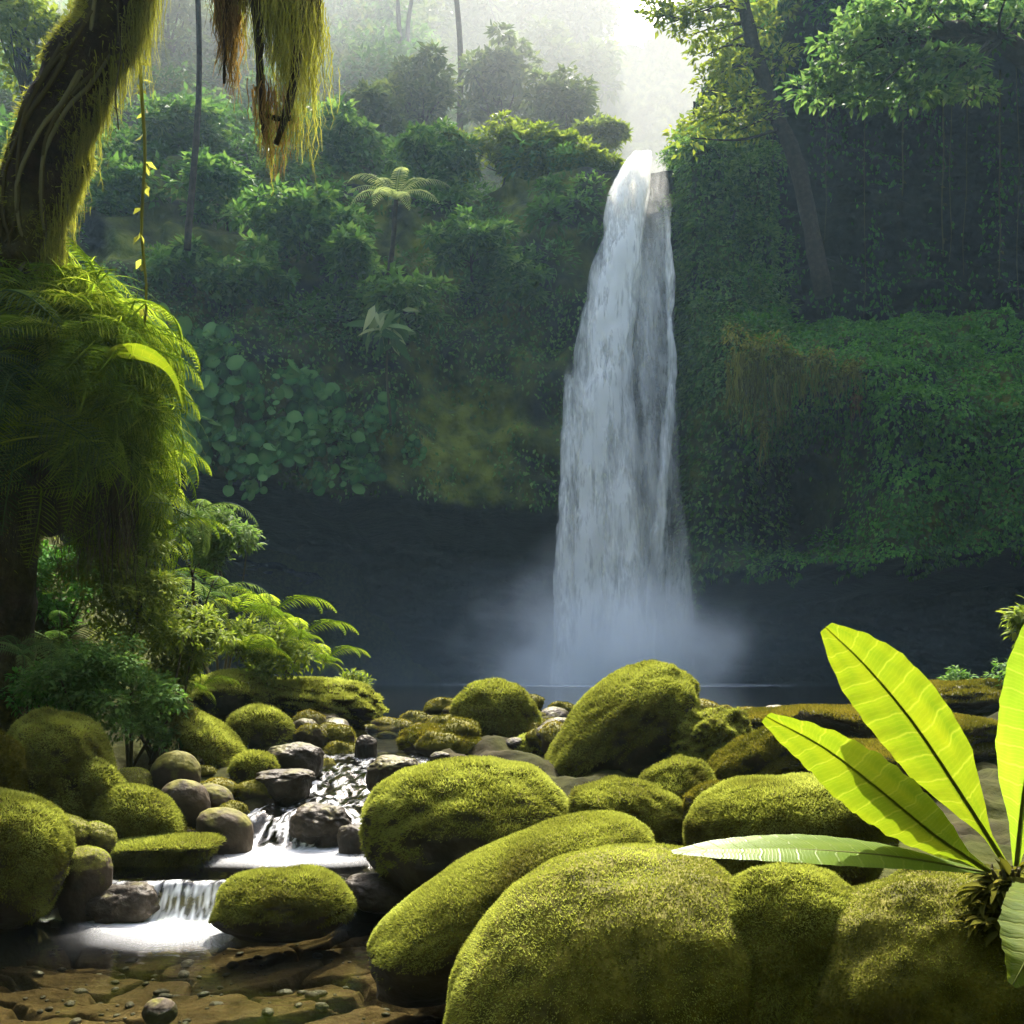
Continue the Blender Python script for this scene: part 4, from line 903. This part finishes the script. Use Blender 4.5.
# curled bright leaf
def blade_leaf(name, pts, wid, mat, parent=None, fold=.25, side=None, ripple=0.0, nl=44, nw=12, seed=0, nvein=13):
    """a long leaf along pts, its half width from wid, folded along the midrib, ribbed between side veins"""
    C = smooth_path(np.array(pts, float), nl); t = np.linspace(0, 1, nl); Tn = unit(np.gradient(C, axis=0))
    sv = np.asarray(side, float); S = unit(sv[None] - Tn * (Tn @ sv)[:, None]); Nn = np.cross(S, Tn)
    hw = np.interp(t, np.linspace(0, 1, len(wid)), wid); u = np.linspace(-1, 1, nw * 2 + 1)
    au = np.abs(u)[None]; ph = (t[:, None] * nvein - au * .55)
    rp = ripple * hw[:, None] * np.sin(2 * np.pi * ph) * au ** .8
    edge = 1 + (.06 * perlin(np.stack([t * 9 + seed, 0 * t, 0 * t], -1)) + .035 * perlin(np.stack([t * 31 + seed, 0 * t, 0 * t], -1)))[:, None] * au ** 3
    lx = u[None] * hw[:, None] * math.cos(fold) * edge
    lz = au * hw[:, None] * math.sin(fold) + rp - .10 * hw[:, None] * au ** 2
    V = C[:, None] + S[:, None] * lx[..., None] + Nn[:, None] * lz[..., None]
    F = grid_faces(nw * 2 + 1, nl)
    uv = np.stack([np.broadcast_to(u[None] * .5 + .5, (nl, nw * 2 + 1)), np.broadcast_to(t[:, None], (nl, nw * 2 + 1))], -1).reshape(-1, 2)
    o = mesh(name, V.reshape(-1, 3), F, mat, parent, uv=uv)
    return o, C, Nn
def big_leaf_mat(name, lo, hi, rib, trans, nvein):
    m, nt, nd, ln = new_mat(name)
    uv = nd.new('ShaderNodeUVMap'); sx = nd.new('ShaderNodeSeparateXYZ'); ln.new(uv.outputs[0], sx.inputs[0])
    def math_(op, a, b=None, c=None):
        n = nd.new('ShaderNodeMath'); n.operation = op
        for k_, v in enumerate((a, b, c)):
            if v is None: continue
            if isinstance(v, (int, float)): n.inputs[k_].default_value = v
            else: ln.new(v, n.inputs[k_])
        return n.outputs[0]
    au = math_('ABSOLUTE', math_('MULTIPLY_ADD', sx.outputs[0], 2.0, -1.0))
    nz = nd.new('ShaderNodeTexNoise'); nz.inputs['Scale'].default_value = 3.2; nz.inputs['Detail'].default_value = 4; ln.new(uv.outputs[0], nz.inputs['Vector'])
    ph = math_('MULTIPLY_ADD', sx.outputs[1], float(nvein), math_('MULTIPLY', au, -.55))
    ph = math_('ADD', ph, math_('MULTIPLY', nz.outputs[0], .7))
    fr_ = math_('ABSOLUTE', math_('SUBTRACT', math_('FRACT', ph), .5))
    vein = math_('SUBTRACT', 1.0, math_('MINIMUM', math_('MULTIPLY', fr_, 14.0), 1.0))
    ph2 = math_('ABSOLUTE', math_('SUBTRACT', math_('FRACT', math_('MULTIPLY', ph, 5.0)), .5))
    fine = math_('MULTIPLY', math_('SUBTRACT', 1.0, math_('MINIMUM', math_('MULTIPLY', ph2, 5.0), 1.0)), .25)
    r = ramp(nd, [(.3, lo), (.7, hi)]); ln.new(nz.outputs[0], r.inputs[0])
    mx = nd.new('ShaderNodeMix'); mx.data_type = 'RGBA'; ln.new(math_('MULTIPLY', math_('MAXIMUM', vein, fine), .55), mx.inputs[0]); ln.new(r.outputs[0], mx.inputs[6]); mx.inputs[7].default_value = (*rib, 1)
    bu = nd.new('ShaderNodeBump'); bu.inputs['Strength'].default_value = .35; bu.inputs['Distance'].default_value = .004; ln.new(math_('MAXIMUM', vein, fine), bu.inputs['Height'])
    p = nd.new('ShaderNodeBsdfPrincipled'); p.inputs['Roughness'].default_value = .38; p.inputs['Specular IOR Level'].default_value = .3
    ln.new(mx.outputs[2], p.inputs['Base Color']); ln.new(bu.outputs[0], p.inputs['Normal'])
    t = nd.new('ShaderNodeBsdfTranslucent'); g = nd.new('ShaderNodeMix'); g.data_type = 'RGBA'; g.blend_type = 'MULTIPLY'; g.inputs[0].default_value = 1
    ln.new(mx.outputs[2], g.inputs[6]); g.inputs[7].default_value = (1.5, 1.5, .6, 1); ln.new(g.outputs[2], t.inputs[0])
    ms_ = nd.new('ShaderNodeMixShader'); ms_.inputs[0].default_value = trans; ln.new(p.outputs[0], ms_.inputs[1]); ln.new(t.outputs[0], ms_.inputs[2])
    o = nd.new('ShaderNodeOutputMaterial'); ln.new(ms_.outputs[0], o.inputs[0]); return m
M['leaf_big'] = big_leaf_mat('bright_leaf', (.065, .11, .008), (.12, .15, .010), (.17, .195, .04), .5, 13)
M['leaf_pale'] = big_leaf_mat('pale_leaf', (.11, .19, .02), (.17, .25, .032), (.25, .31, .09), .5, 16)
M['rib'] = leaf_mat('leaf_rib', [(0, (.05, .07, .01)), (1, (.10, .11, .025))], .1)
M['rib_dark'] = leaf_mat('leaf_base', [(0, (.02, .02, .006)), (1, (.06, .05, .015))], .05)
cl_, _, _ = blade_leaf('curled_leaf', [at(96, 362, 7.2), at(125, 354, 7.1), at(152, 360, 7.0), at(172, 380, 6.95), at(183, 407, 6.9)], [.02, .07, .085, .08, .06, .01], M['leaf_big'], None, .5, (.2, -.9, .5), .02, seed=3)
tag(cl_, 'single bright yellow leaf curling down from the fern covered mound', 'leaf')

# ------------------------------------------------------------------ bushes and ferns on the left bank
def bush(label, px, py, rx, ry, Y, mat, leaf=.06, n=2600, tpl=LEAF, name='bush', dep=.7, ncl=30, tint=(0, 1), w=1.0, stems=6):
    c = at(px, py, Y); r = np.array([rx, rx * dep, ry]) / FPX * Y
    gz = float(ground_z(np.array([c[0]]), np.array([c[1]]))[0]); base = np.array([c[0], c[1] + .1, min(gz, c[2] - r[2] * .8)])
    root = empty(name, base); tag(root, label, 'bush'); cl = c - base; f = MB(); t = MB()
    for i in range(ncl):
        d = rnd_dirs(1)[0]; d[2] = abs(d[2]) * (1 if R.random() < .7 else -1); q = cl + d * r * (.3 + .6 * R.random())
        rr = r.mean() * (.26 + .2 * R.random())
        leaf_clump(f, q, np.array([rr, rr, rr * .7]), n // ncl, leaf, tpl, .5, .8, (tint[0] + .25 * R.random(), tint[1] - .25 * R.random()), w)
        if i < stems: limb(t, np.array([R.normal() * .05, 0, 0]), q, .016, .006, .12, 5, 8)
    t.build('stem', M['vine'], root); f.build('foliage', M[mat], root, smooth=False); return root
bush('lit feathery bush with thin forked stems in the middle of the left bank', 130, 612, 66, 84, 7.9, 'leaf_bright', .05, 8500, tpl=LEAF_LONG, tint=(.1, 1), w=1.6, stems=3, ncl=40)
bush('dense darker small leaved bush hanging over the draped boulder', 100, 690, 74, 60, 7.5, 'leaf_mid', .045, 8000, tint=(.35, 1), stems=2, ncl=40)
bush('cool green rounded bush standing out against the dark cave', 214, 545, 44, 34, 10.6, 'fern_cool_shaded', .07, 3600, tpl=LEAF_LONG, w=1.6, tint=(.2, 1))
bush('light green bush between the forked stems and the bright ferns', 182, 640, 46, 66, 8.4, 'leaf_bright', .055, 5000, tpl=LEAF_LONG, w=1.6, stems=2)
bush('dark filler bush added to hide the sunlit bank under the root mound', 58, 590, 52, 66, 9.2, 'leaf_dark', .06, 3600)  # added to cover sunlit ground so the hollow stays dark
bush('dark shaded bush in the hollow beside the trunk foot', 50, 700, 52, 34, 7.6, 'leaf_dark', .05, 3000)
bush('small leaved bush spilling down beside the diagonal moss ridge', 152, 722, 36, 36, 8.0, 'leaf_mid', .045, 3000, tint=(.3, 1))
bush('yellow green cushion bush at the upper end of the diagonal moss ridge', 170, 692, 26, 34, 8.5, 'leaf_bright', .04, 2600)
bush('bright bush above the broad moss bank rock', 262, 655, 60, 34, 10.2, 'leaf_bright', .07, 3600, tpl=LEAF_LONG, w=1.6)
bush('small pale bush at the end of the bank beside the pool', 352, 686, 20, 16, 11.0, 'leaf_bright', .06, 1300, tpl=LEAF_LONG, w=1.5)
bush('leafy branch tips reaching in at the right edge above the upright leaf', 1040, 622, 46, 22, 8.5, 'leaf_bright', .09, 700, tpl=LEAF_LONG, w=1.8, ncl=16)
bush('dim little bush on the far shore at the right edge', 958, 688, 20, 22, 13.0, 'leaf_mid', .07, 900)
bush('grey green bush behind the upright leaf at the right edge', 1030, 690, 40, 36, 12.0, 'leaf_mid', .07, 1500)
for (px, py, Y, s, kd, lb) in [(236, 612, 9.6, 1.0, 'bright', 'bright fern spray at the top of the bush line left of the cave'), (270, 618, 9.7, 1.1, 'bright', 'large bright fern spray above the bank rock'),
        (300, 640, 9.9, 1.0, 'bright', 'bright fern spray leaning over the long mossy rock'), (325, 662, 10.2, .8, 'bright', 'small bright fern at the pool end of the bank'),
        (205, 600, 9.2, 1.0, 'cool', 'cool green fern between the rounded bush and the forked stems'), (245, 650, 9.5, .9, 'bright', 'low bright fern behind the broad moss bank rock'),
        (200, 690, 8.9, .6, 'bright', 'little bright fern beside the dark gap of the bank'), (160, 540, 8.4, 1.0, 'bright', 'pale drooping fern below the mound against the cave'),
        (190, 520, 8.6, .9, 'cool', 'grey green fern tip below the mound at the edge of the cave'), (60, 650, 7.8, .8, 'cool', 'dark fern in the hollow under the root mound'),
        (110, 560, 8.0, 1.0, 'bright', 'yellow green fern hanging below the mound at its right'), (20, 655, 7.0, .5, 'cool', 'small fern at the left edge in the dark hollow')]:
    fern(kd, px, py, Y, s, lb, (.3, -.25, 1), 'ferns on the left bank')
# the two stems in front of the lit bush
for pts, lb in [([at(112, 690, 8.0), at(128, 640, 8.0), at(140, 610, 8.0), at(154, 574, 8.0)], 'dark thin bare stem leaning right in front of the lit bush'), ([at(188, 680, 8.6), at(190, 640, 8.6), at(193, 580, 8.6), at(186, 560, 8.6)], 'dark upright bare stem right of the leaning stem')]:
    P = np.array(pts); b0 = P[0].copy(); mb = MB(); mb.tube(smooth_path(P - b0, 18), [.022, .010], 6, .2)
    for j in range(3): limb(mb, (P[1 + j % 2] - b0), (P[2] - b0) + np.array([R.normal() * .12, 0, .12 * j]), .008, .004)
    o = mb.build('bare_stem', M['bark']); o.location = tuple(b0); tag(o, lb, 'stem', 'bare stems on the bank')

# ------------------------------------------------------------------ plants on the left cliff
def broad_plant():
    mb = MB()
    for i in range(19):
        a = R.uniform(0, 6.28); r = .15 + .75 * R.random(); tip = np.array([math.cos(a) * r, -.35 - .4 * R.random(), math.sin(a) * r * .9])
        mb.tube(smooth_path([[0, 0, 0], tip * .6 + [0, 0, .15], tip], 6), [.02, .012], 4)
        mb.leaves(LEAF_ROUND, [tip], [[R.normal() * .6, -.3 + .3 * R.normal(), -.85]], [[R.normal() * .4, -.75, .55 + .3 * R.normal()]], .3 + .42 * R.random() ** 1.5, 1.0, [R.random()])
    return mb
BP = [broad_plant().build('broad_leaf_plant', M['leaf_blue'], smooth=False) for _ in range(4)]; used = set(); cnt = 0
P, N = sample_sheet(1400, lambda x, y, z: (x < -3.0) * (x > -17) * (z > lip(x) + .1) * (z < 13.6))
for p, nn in zip(P, N):
    px, py = 512 + FPX * p[0] / p[1], HOR - FPX * (p[2] - CAM_Z) / p[1]
    top = np.interp(px, [120, 200, 300, 380, 430], [300, 340, 375, 410, 440])
    if py < top or px > 425 or cnt >= 105: continue
    s = int(R.integers(0, 4)); o = BP[s] if s not in used else copy_tree(BP[s]); used.add(s); cnt += 1
    o.location = tuple(p + nn * .15); f_ = np.interp(px, [150, 280, 425], [1.15, .95, .6]) * (.8 + .4 * R.random()); o.scale = (f_, f_, f_); o.rotation_euler = (0, R.uniform(-.5, .5), R.uniform(-.3, .3))
    tag(o, 'blue green round leaved plant on the rock face above the left cave', 'plant', 'broad leaved plants above the left cave')
# the tree fern
def tree_fern(name, label, cx, cy, bx, by, Y, L, fr, mat='fern_pale', trunk=.10):
    c, b = at(cx, cy, Y), at(bx, by, Y + .6); root = empty(name, b); tag(root, label, 'tree fern'); d = c - b
    mb = MB(); mb.tube(smooth_path([[0, 0, 0], d * .5 + np.array([.08, 0, 0]), d], 14), [trunk, trunk * .8], 8, .25); mb.build('trunk', M['bark'], root)
    for az, e0, e1, l in fr:
        mb = MB(); frond(mb, L * l, az, e0, e1, 28, .16, .6, 0, (0, 0, 0), 1.3); ca, sa = math.cos(.75), math.sin(.75)
        mb.V = [np.stack([v[:, 0], v[:, 1] * ca - v[:, 2] * sa, v[:, 1] * sa + v[:, 2] * ca], -1) + d for v in mb.V]; mb.build('frond', M[mat], root, smooth=False)
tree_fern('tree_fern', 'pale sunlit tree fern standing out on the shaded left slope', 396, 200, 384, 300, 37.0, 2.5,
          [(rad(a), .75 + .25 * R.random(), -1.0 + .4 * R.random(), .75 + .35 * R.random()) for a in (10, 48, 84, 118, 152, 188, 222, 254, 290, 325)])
mbp = empty('drooping_plant', at(390, 325, 36.6)); tag(mbp, 'drooping long leaved plant hanging below the tree fern', 'plant')
for a, l in [(R.normal() * .8, R.uniform(.5, 1.5)) for _ in range(44)]:
    mb = MB(); mb.leaves(LEAF_LONG, [[R.normal() * .35, R.normal() * .2, R.normal() * .4]], [[math.sin(a) * .8, R.uniform(-.6, .1), -math.cos(a)]], [[R.normal() * .7, -1, .3]], l, 1.1, [R.random()]); mb.build('leaf', M['fern_pale' if R.random() < .35 else 'leaf_bough'], mbp, smooth=False)
mb = MB(); mb.tube(smooth_path([[0, .3, -3.6], [-.15, .2, -1.6], [0, 0, 0]], 10), [.05, .04], 6); mb.build('stem', M['vine'], mbp)

# ------------------------------------------------------------------ right side trees and vines
lt = empty('leaning_tree', at(824, 296, 38.6)); tag(lt, 'leaning tree with a moss hung crown on the right edge of the gorge', 'tree'); b0 = np.array(lt.location)
mb = MB(); mb.tube(smooth_path(np.array([at(824, 296, 38.6), at(800, 175, 38.5), at(775, 110, 38.3), at(752, 40, 38.2), at(735, -40, 38.2)]) - b0, 24), [.34, .22], 10, .25)
f = MB()
for q in [(735, 14), (720, 6), (700, 12), (680, 10), (664, 6), (655, 14), (712, 30), (694, 34), (726, 44), (706, 56), (722, 72), (708, 90), (736, 66), (745, 96), (716, 112), (700, 122), (690, 138), (760, 120), (740, 130), (765, 30), (780, 60), (780, 0), (674, 22), (750, 5)]:
    c = at(q[0], q[1], 38.0 + R.normal() * .5) - b0; limb(mb, at(np.interp(q[1] - 10, [-40, 40, 110, 175], [735, 752, 775, 800]), q[1] - 10, 38.3) - b0, c, .07, .02, .12, 5, 8)
    rr = .55 + .35 * R.random(); leaf_clump(f, c, np.array([rr, rr, rr * .7]), 110, .28, tint=(.2, 1))
mb.build('trunk', M['bark'], lt); f.build('crown', M['leaf_bright'], lt, smooth=False)
bt = empty('overhanging_tree', at(1090, 330, 31.0)); tag(bt, 'broad tree bough with layered leaves hanging over the dark recess at the right', 'tree'); b0 = np.array(bt.location)
mb = MB(); mb.tube(smooth_path(np.array([at(1090, 330, 31.0), at(1085, 180, 29.5), at(1040, 70, 28.0), at(960, 30, 27.0), at(880, 50, 26.5)]) - b0, 30), [.5, .12], 10, .2)
f = MB()
for q in [(812, 88), (828, 98), (846, 88), (866, 100), (888, 92), (905, 100), (930, 90), (955, 84), (974, 92), (830, 74), (850, 62), (872, 74), (892, 62), (915, 72), (938, 62), (962, 66), (842, 44), (866, 34), (890, 40), (912, 30), (936, 36), (876, 12), (900, 4), (930, 8), (960, 20), (985, 14), (1005, 22), (1020, 6), (860, 18), (990, 40), (950, -8), (1010, -15)]:
    c = at(q[0], q[1], 26.5 + R.normal() * .6) - b0; an = np.array(at(min(q[0] + 60, 1000), 40, 26.8)) - b0; limb(mb, an, c, .06, .02, .15, 5, 8)
    rr = .42 + .3 * R.random(); leaf_clump(f, c, np.array([rr * 1.3, rr, rr * .30]), 120, .26, tint=(.1, 1), droop=.2)
mb.build('trunk', M['bark'], bt); f.build('crown', M['leaf_bough'], bt, smooth=False)
def vine(name, label, px, y0, y1, Y, r, mat='vine', group=None, leafy=0, wob=.15):
    a = at(px, y0, Y); b = at(px + R.normal() * 3, y1, Y); n = 16; t = np.linspace(0, 1, n)[:, None]
    Pp = a + (b - a) * t + np.stack([wob * perlin(np.stack([t[:, 0] * 3 + px, t[:, 0] * 0, t[:, 0] * 0], -1)), 0 * t[:, 0], 0 * t[:, 0]], -1) * np.sin(np.pi * t * .5)
    mb = MB(); mb.tube(Pp - a, [r, r * .6], 5, .1)
    if leafy:
        k = R.integers(0, n, leafy); mb.leaves(LEAF, (Pp - a)[k] + rnd_dirs(leafy) * r * 2, rnd_dirs(leafy) + np.array([0, 0, -.8]), rnd_dirs(leafy), r * 6)
    o = mb.build(name, M[mat]); o.location = tuple(a); return tag(o, label, 'vine', group)
vine('hanging_vine', 'long thin yellowish vine hanging beside the mossy trunk', 140, -40, 334, 7.6, .016, 'hang', None, 40, .1)
vine('hanging_vine', 'short dark vine tight against the right side of the mossy trunk', 118, -40, 130, 6.9, .008, 'vine', None, 10, .05)
for i, (px, y0, y1, pale) in enumerate([(772, 120, 290, 0), (828, 150, 240, 0), (866, 112, 318, 0), (904, 105, 196, 1), (943, 105, 256, 1), (952, 180, 262, 0), (968, 190, 275, 0), (1000, 180, 280, 1), (1016, 105, 310, 0)]):
    vine('hanging_vine', 'thin hanging vine in the dark recess under the overhanging bough', px, y0 - 110, y1, 42.0, .04 if pale else .022, 'vine', 'vines in the dark recess', 14)
for i, (x0, x1, y0, yl, n, mt, lb) in enumerate([
        (728, 760, 345, 100, 700, 'hang', 'yellow green moss beard nearest to the waterfall on the right ledge'), (756, 790, 352, 92, 700, 'hang', 'widest olive moss beard on the right ledge'),
        (788, 826, 360, 60, 520, 'hang', 'short green moss beard over the left part of the hollow'), (826, 862, 372, 50, 460, 'hang', 'moss fringe over the right part of the hollow'), (762, 770, 420, 76, 60, 'hang', 'single long moss tail dripping into the hollow'), (850, 858, 400, 40, 40, 'hang_brown', 'short pale tail beside the ivy edge of the hollow')]):
    Y0 = 35.2; hw = (x1 - x0) / 2 / FPX * Y0; ln_ = yl / FPX * Y0; b0 = at((x0 + x1) / 2, y0 - 6, Y0); mb = MB()
    for q in range(9 if hw > .25 else 2):
        leaf_clump(mb, [R.uniform(-1, 1) * hw, R.normal() * .15, -ln_ * .35 * R.random()], np.array([hw * .55 + .06, .3, ln_ * .24]), 70, .17, droop=1.3, tint=(0, .8))
    k_n = int(n * .3); P = np.stack([hw * R.uniform(-1, 1, k_n), R.normal(size=k_n) * .3, -ln_ * (.1 + .35 * R.random(k_n))], -1)
    strands(mb, P, ln_ * (.12 + .6 * R.random(k_n) ** 2.2), .022, .15, 6, tint=(0, .8)); o = mb.build('moss_beard', M[mt], smooth=False); o.location = tuple(b0); tag(o, lb, 'moss', 'moss beards on the right ledge')

# ------------------------------------------------------------------ the bright broad leaved plant at the right
YB = 2.75; pb = at(1004, 885, YB); plant = empty('birdnest_fern', pb); tag(plant, 'bright yellow green plant with broad ribbed leaves at the right edge', 'plant')
def pl_leaf(pts, wid, mat='leaf_big', fold=.22, side=(0, 0, 1), rip=.085, seed=0, nv=13):
    o, C, Nn = blade_leaf('leaf', [p - pb for p in pts], wid, M[mat], plant, fold, side, rip, seed=seed, nvein=nv)
    mb = MB(); mb.tube(C - Nn * .003, [.007, .0012], 6, 0, .5); mb.build('midrib', M['rib'], o); return o
k_ = YB / FPX
pl_leaf([at(1008, 868, 2.76), at(965, 800, 2.74), at(915, 725, 2.7), at(868, 668, 2.66), at(826, 627, 2.62)], [.006, .012, .05, .088, .102, .10, .088, .062, .02], side=(.72, -.35, .5), fold=.2, seed=1)
pl_leaf([at(990, 872, 2.7), at(935, 835, 2.62), at(880, 790, 2.52), at(825, 748, 2.44), at(766, 716, 2.38)], [.006, .02, .058, .082, .09, .085, .07, .05, .018], side=(.45, -.55, .7), fold=.35, seed=2)
pl_leaf([at(985, 872, 2.72), at(905, 858, 2.55), at(820, 850, 2.42), at(745, 849, 2.34), at(672, 852, 2.3)], [.006, .03, .052, .062, .062, .055, .042, .008], 'leaf_pale', side=(.25, .93, .30), fold=.12, rip=.015, seed=3)
pl_leaf([at(1016, 866, 2.72), at(1024, 790, 2.68), at(1036, 720, 2.62), at(1046, 650, 2.6), at(1054, 585, 2.6)], [.008, .03, .07, .095, .10, .09, .06, .012], 'leaf_pale', side=(1, -.35, 0), fold=.3, rip=.07, seed=4, nv=20)
pl_leaf([at(1024, 890, 2.7), at(1040, 885, 2.5), at(1045, 905, 2.3), at(1030, 950, 2.15), at(1012, 985, 2.1)], [.008, .04, .07, .085, .08, .05, .01], side=(1, .1, -.1), fold=.15, seed=5)
pl_leaf([at(996, 874, 2.9), at(950, 850, 3.05), at(905, 826, 3.15), at(862, 806, 3.25)], [.005, .02, .04, .045, .035, .006], side=(.4, -.5, .7), fold=.3, seed=6)
0 and pl_leaf([at(1012, 868, 2.95), at(1000, 790, 3.1), at(985, 730, 3.25), at(965, 690, 3.4)], [.005, .02, .035, .035, .02, .004], side=(1, -.3, .2), fold=.3, seed=7)
mb = MB()
for a in np.linspace(0, 6.1, 12):
    mb.tube(smooth_path([[math.cos(a) * .05, math.sin(a) * .04, -.10], [math.cos(a + .4) * .035, math.sin(a + .4) * .03, -.03], [math.cos(a) * .05 - .01, math.sin(a) * .04, .05]], 8), [.018, .004], 6, .3)
mb.build('base', M['rib_dark'], plant)
mb = MB(); leaf_clump(mb, [.005, -.01, -.03], np.array([.07, .055, .07]), 220, .075, LEAF_LONG, droop=.9, tint=(0, .7), w=1.5); leaf_clump(mb, [.0, -.02, -.10], np.array([.10, .07, .05]), 220, .05, LEAF_LONG, droop=.6, tint=(.1, .9), w=1.5); mb.build('fibre_skirt', M['moss_dark'], plant, smooth=False)
# ------------------------------------------------------------------ the air
def box(name, lo, hi, mat):
    V = np.array([[x, y, z] for x in (lo[0], hi[0]) for y in (lo[1], hi[1]) for z in (lo[2], hi[2])])
    F = np.array([[0, 1, 3, 2], [4, 6, 7, 5], [0, 4, 5, 1], [2, 3, 7, 6], [0, 2, 6, 4], [1, 5, 7, 3]])
    return mesh(name, V, F, mat, smooth=False)
m, nt, nd, ln = new_mat('air_haze')
pv = nd.new('ShaderNodeVolumePrincipled'); pv.inputs['Color'].default_value = (.50, .80, 1, 1); pv.inputs['Density'].default_value = .00033; pv.inputs['Anisotropy'].default_value = .3
o_ = nd.new('ShaderNodeOutputMaterial'); ln.new(pv.outputs[0], o_.inputs['Volume'])
tag(box('haze', (-85, -50, -4), (85, 190, 104), m), kind='stuff')
m, nt, nd, ln = new_mat('spray_mist')
tc = nd.new('ShaderNodeTexCoord')
gr = nd.new('ShaderNodeVectorMath'); gr.operation = 'LENGTH'; ln.new(tc.outputs['Object'], gr.inputs[0])
mr = nd.new('ShaderNodeMapRange'); mr.inputs[1].default_value = 1.0; mr.inputs[2].default_value = 0.0; mr.interpolation_type = 'SMOOTHSTEP'
nz_ = nd.new('ShaderNodeTexNoise'); nz_.inputs['Scale'].default_value = 2.6; nz_.inputs['Detail'].default_value = 3; ln.new(tc.outputs['Object'], nz_.inputs['Vector'])
nr = nd.new('ShaderNodeMapRange'); nr.inputs[1].default_value = .32; nr.inputs[2].default_value = .72; ln.new(nz_.outputs['Fac'], nr.inputs[0])
ad = nd.new('ShaderNodeMath'); ad.operation = 'MULTIPLY_ADD'; ad.inputs[1].default_value = .35; ln.new(nr.outputs[0], ad.inputs[0]); ad.inputs[2].default_value = -.18
ad2 = nd.new('ShaderNodeMath'); ad2.operation = 'SUBTRACT'; ln.new(gr.outputs[1], ad2.inputs[0]); ln.new(ad.outputs[0], ad2.inputs[1]); ln.new(ad2.outputs[0], mr.inputs[0])
pw = nd.new('ShaderNodeMath'); pw.operation = 'POWER'; pw.inputs[1].default_value = 2.5; ln.new(mr.outputs[0], pw.inputs[0])
ml = nd.new('ShaderNodeMath'); ml.operation = 'MULTIPLY'; ml.inputs[1].default_value = 1.5; ln.new(pw.outputs[0], ml.inputs[0])
pv = nd.new('ShaderNodeVolumePrincipled'); pv.inputs['Color'].default_value = (.95, .985, 1, 1); pv.inputs['Anisotropy'].default_value = .2
ln.new(ml.outputs[0], pv.inputs['Density'])
o_ = nd.new('ShaderNodeOutputMaterial'); ln.new(pv.outputs[0], o_.inputs['Volume'])
def ball(name, c, r, mat, sub=16):
    th = np.linspace(0, np.pi, sub + 1); ph = np.linspace(0, 2 * np.pi, 2 * sub, endpoint=False)
    V = np.stack([np.sin(th)[:, None] * np.cos(ph), np.sin(th)[:, None] * np.sin(ph), np.cos(th)[:, None] + 0 * ph], -1).reshape(-1, 3)
    k = 2 * sub; i = np.arange(sub)[:, None] * k; j = np.arange(k)[None]; j2 = (j + 1) % k
    F = np.stack([i + j, i + k + j, i + k + j2, i + j2], -1).reshape(-1, 4)
    o = mesh(name, V, F, mat); o.location = c; o.scale = r; return o
tag(ball('spray_mist', (3.6, 38.4, 1.6), (8.0, 5.2, 6.2), m), kind='stuff')

# a bank of drifting mist over the gorge above the fall
m, nt, nd, ln = new_mat('drifting_mist')
tc = nd.new('ShaderNodeTexCoord')
gr = nd.new('ShaderNodeVectorMath'); gr.operation = 'LENGTH'; ln.new(tc.outputs['Object'], gr.inputs[0])
mr = nd.new('ShaderNodeMapRange'); mr.inputs[1].default_value = 1.0; mr.inputs[2].default_value = 0.15; mr.interpolation_type = 'SMOOTHSTEP'; ln.new(gr.outputs[1], mr.inputs[0])
ml = nd.new('ShaderNodeMath'); ml.operation = 'MULTIPLY'; ml.inputs[1].default_value = .0105; ln.new(mr.outputs[0], ml.inputs[0])
pv = nd.new('ShaderNodeVolumePrincipled'); pv.inputs['Color'].default_value = (.93, .95, .91, 1); pv.inputs['Anisotropy'].default_value = .05
ln.new(ml.outputs[0], pv.inputs['Density'])
o_ = nd.new('ShaderNodeOutputMaterial'); ln.new(pv.outputs[0], o_.inputs['Volume'])
tag(ball('mist', (-3, 61, 40), (60, 35, 27), m), kind='stuff')

low = bpy.data.materials['spray_mist'].copy(); low.name = 'low_mist'
for n in low.node_tree.nodes:
    if n.type == 'MATH' and n.operation == 'MULTIPLY': n.inputs[1].default_value = .022
[n for n in low.node_tree.nodes if n.type == 'PRINCIPLED_VOLUME'][0].inputs['Color'].default_value = (.62, .84, 1, 1)
tag(ball('low_mist', (2.0, 36, 1.6), (26, 11, 8.5), low), kind='stuff')
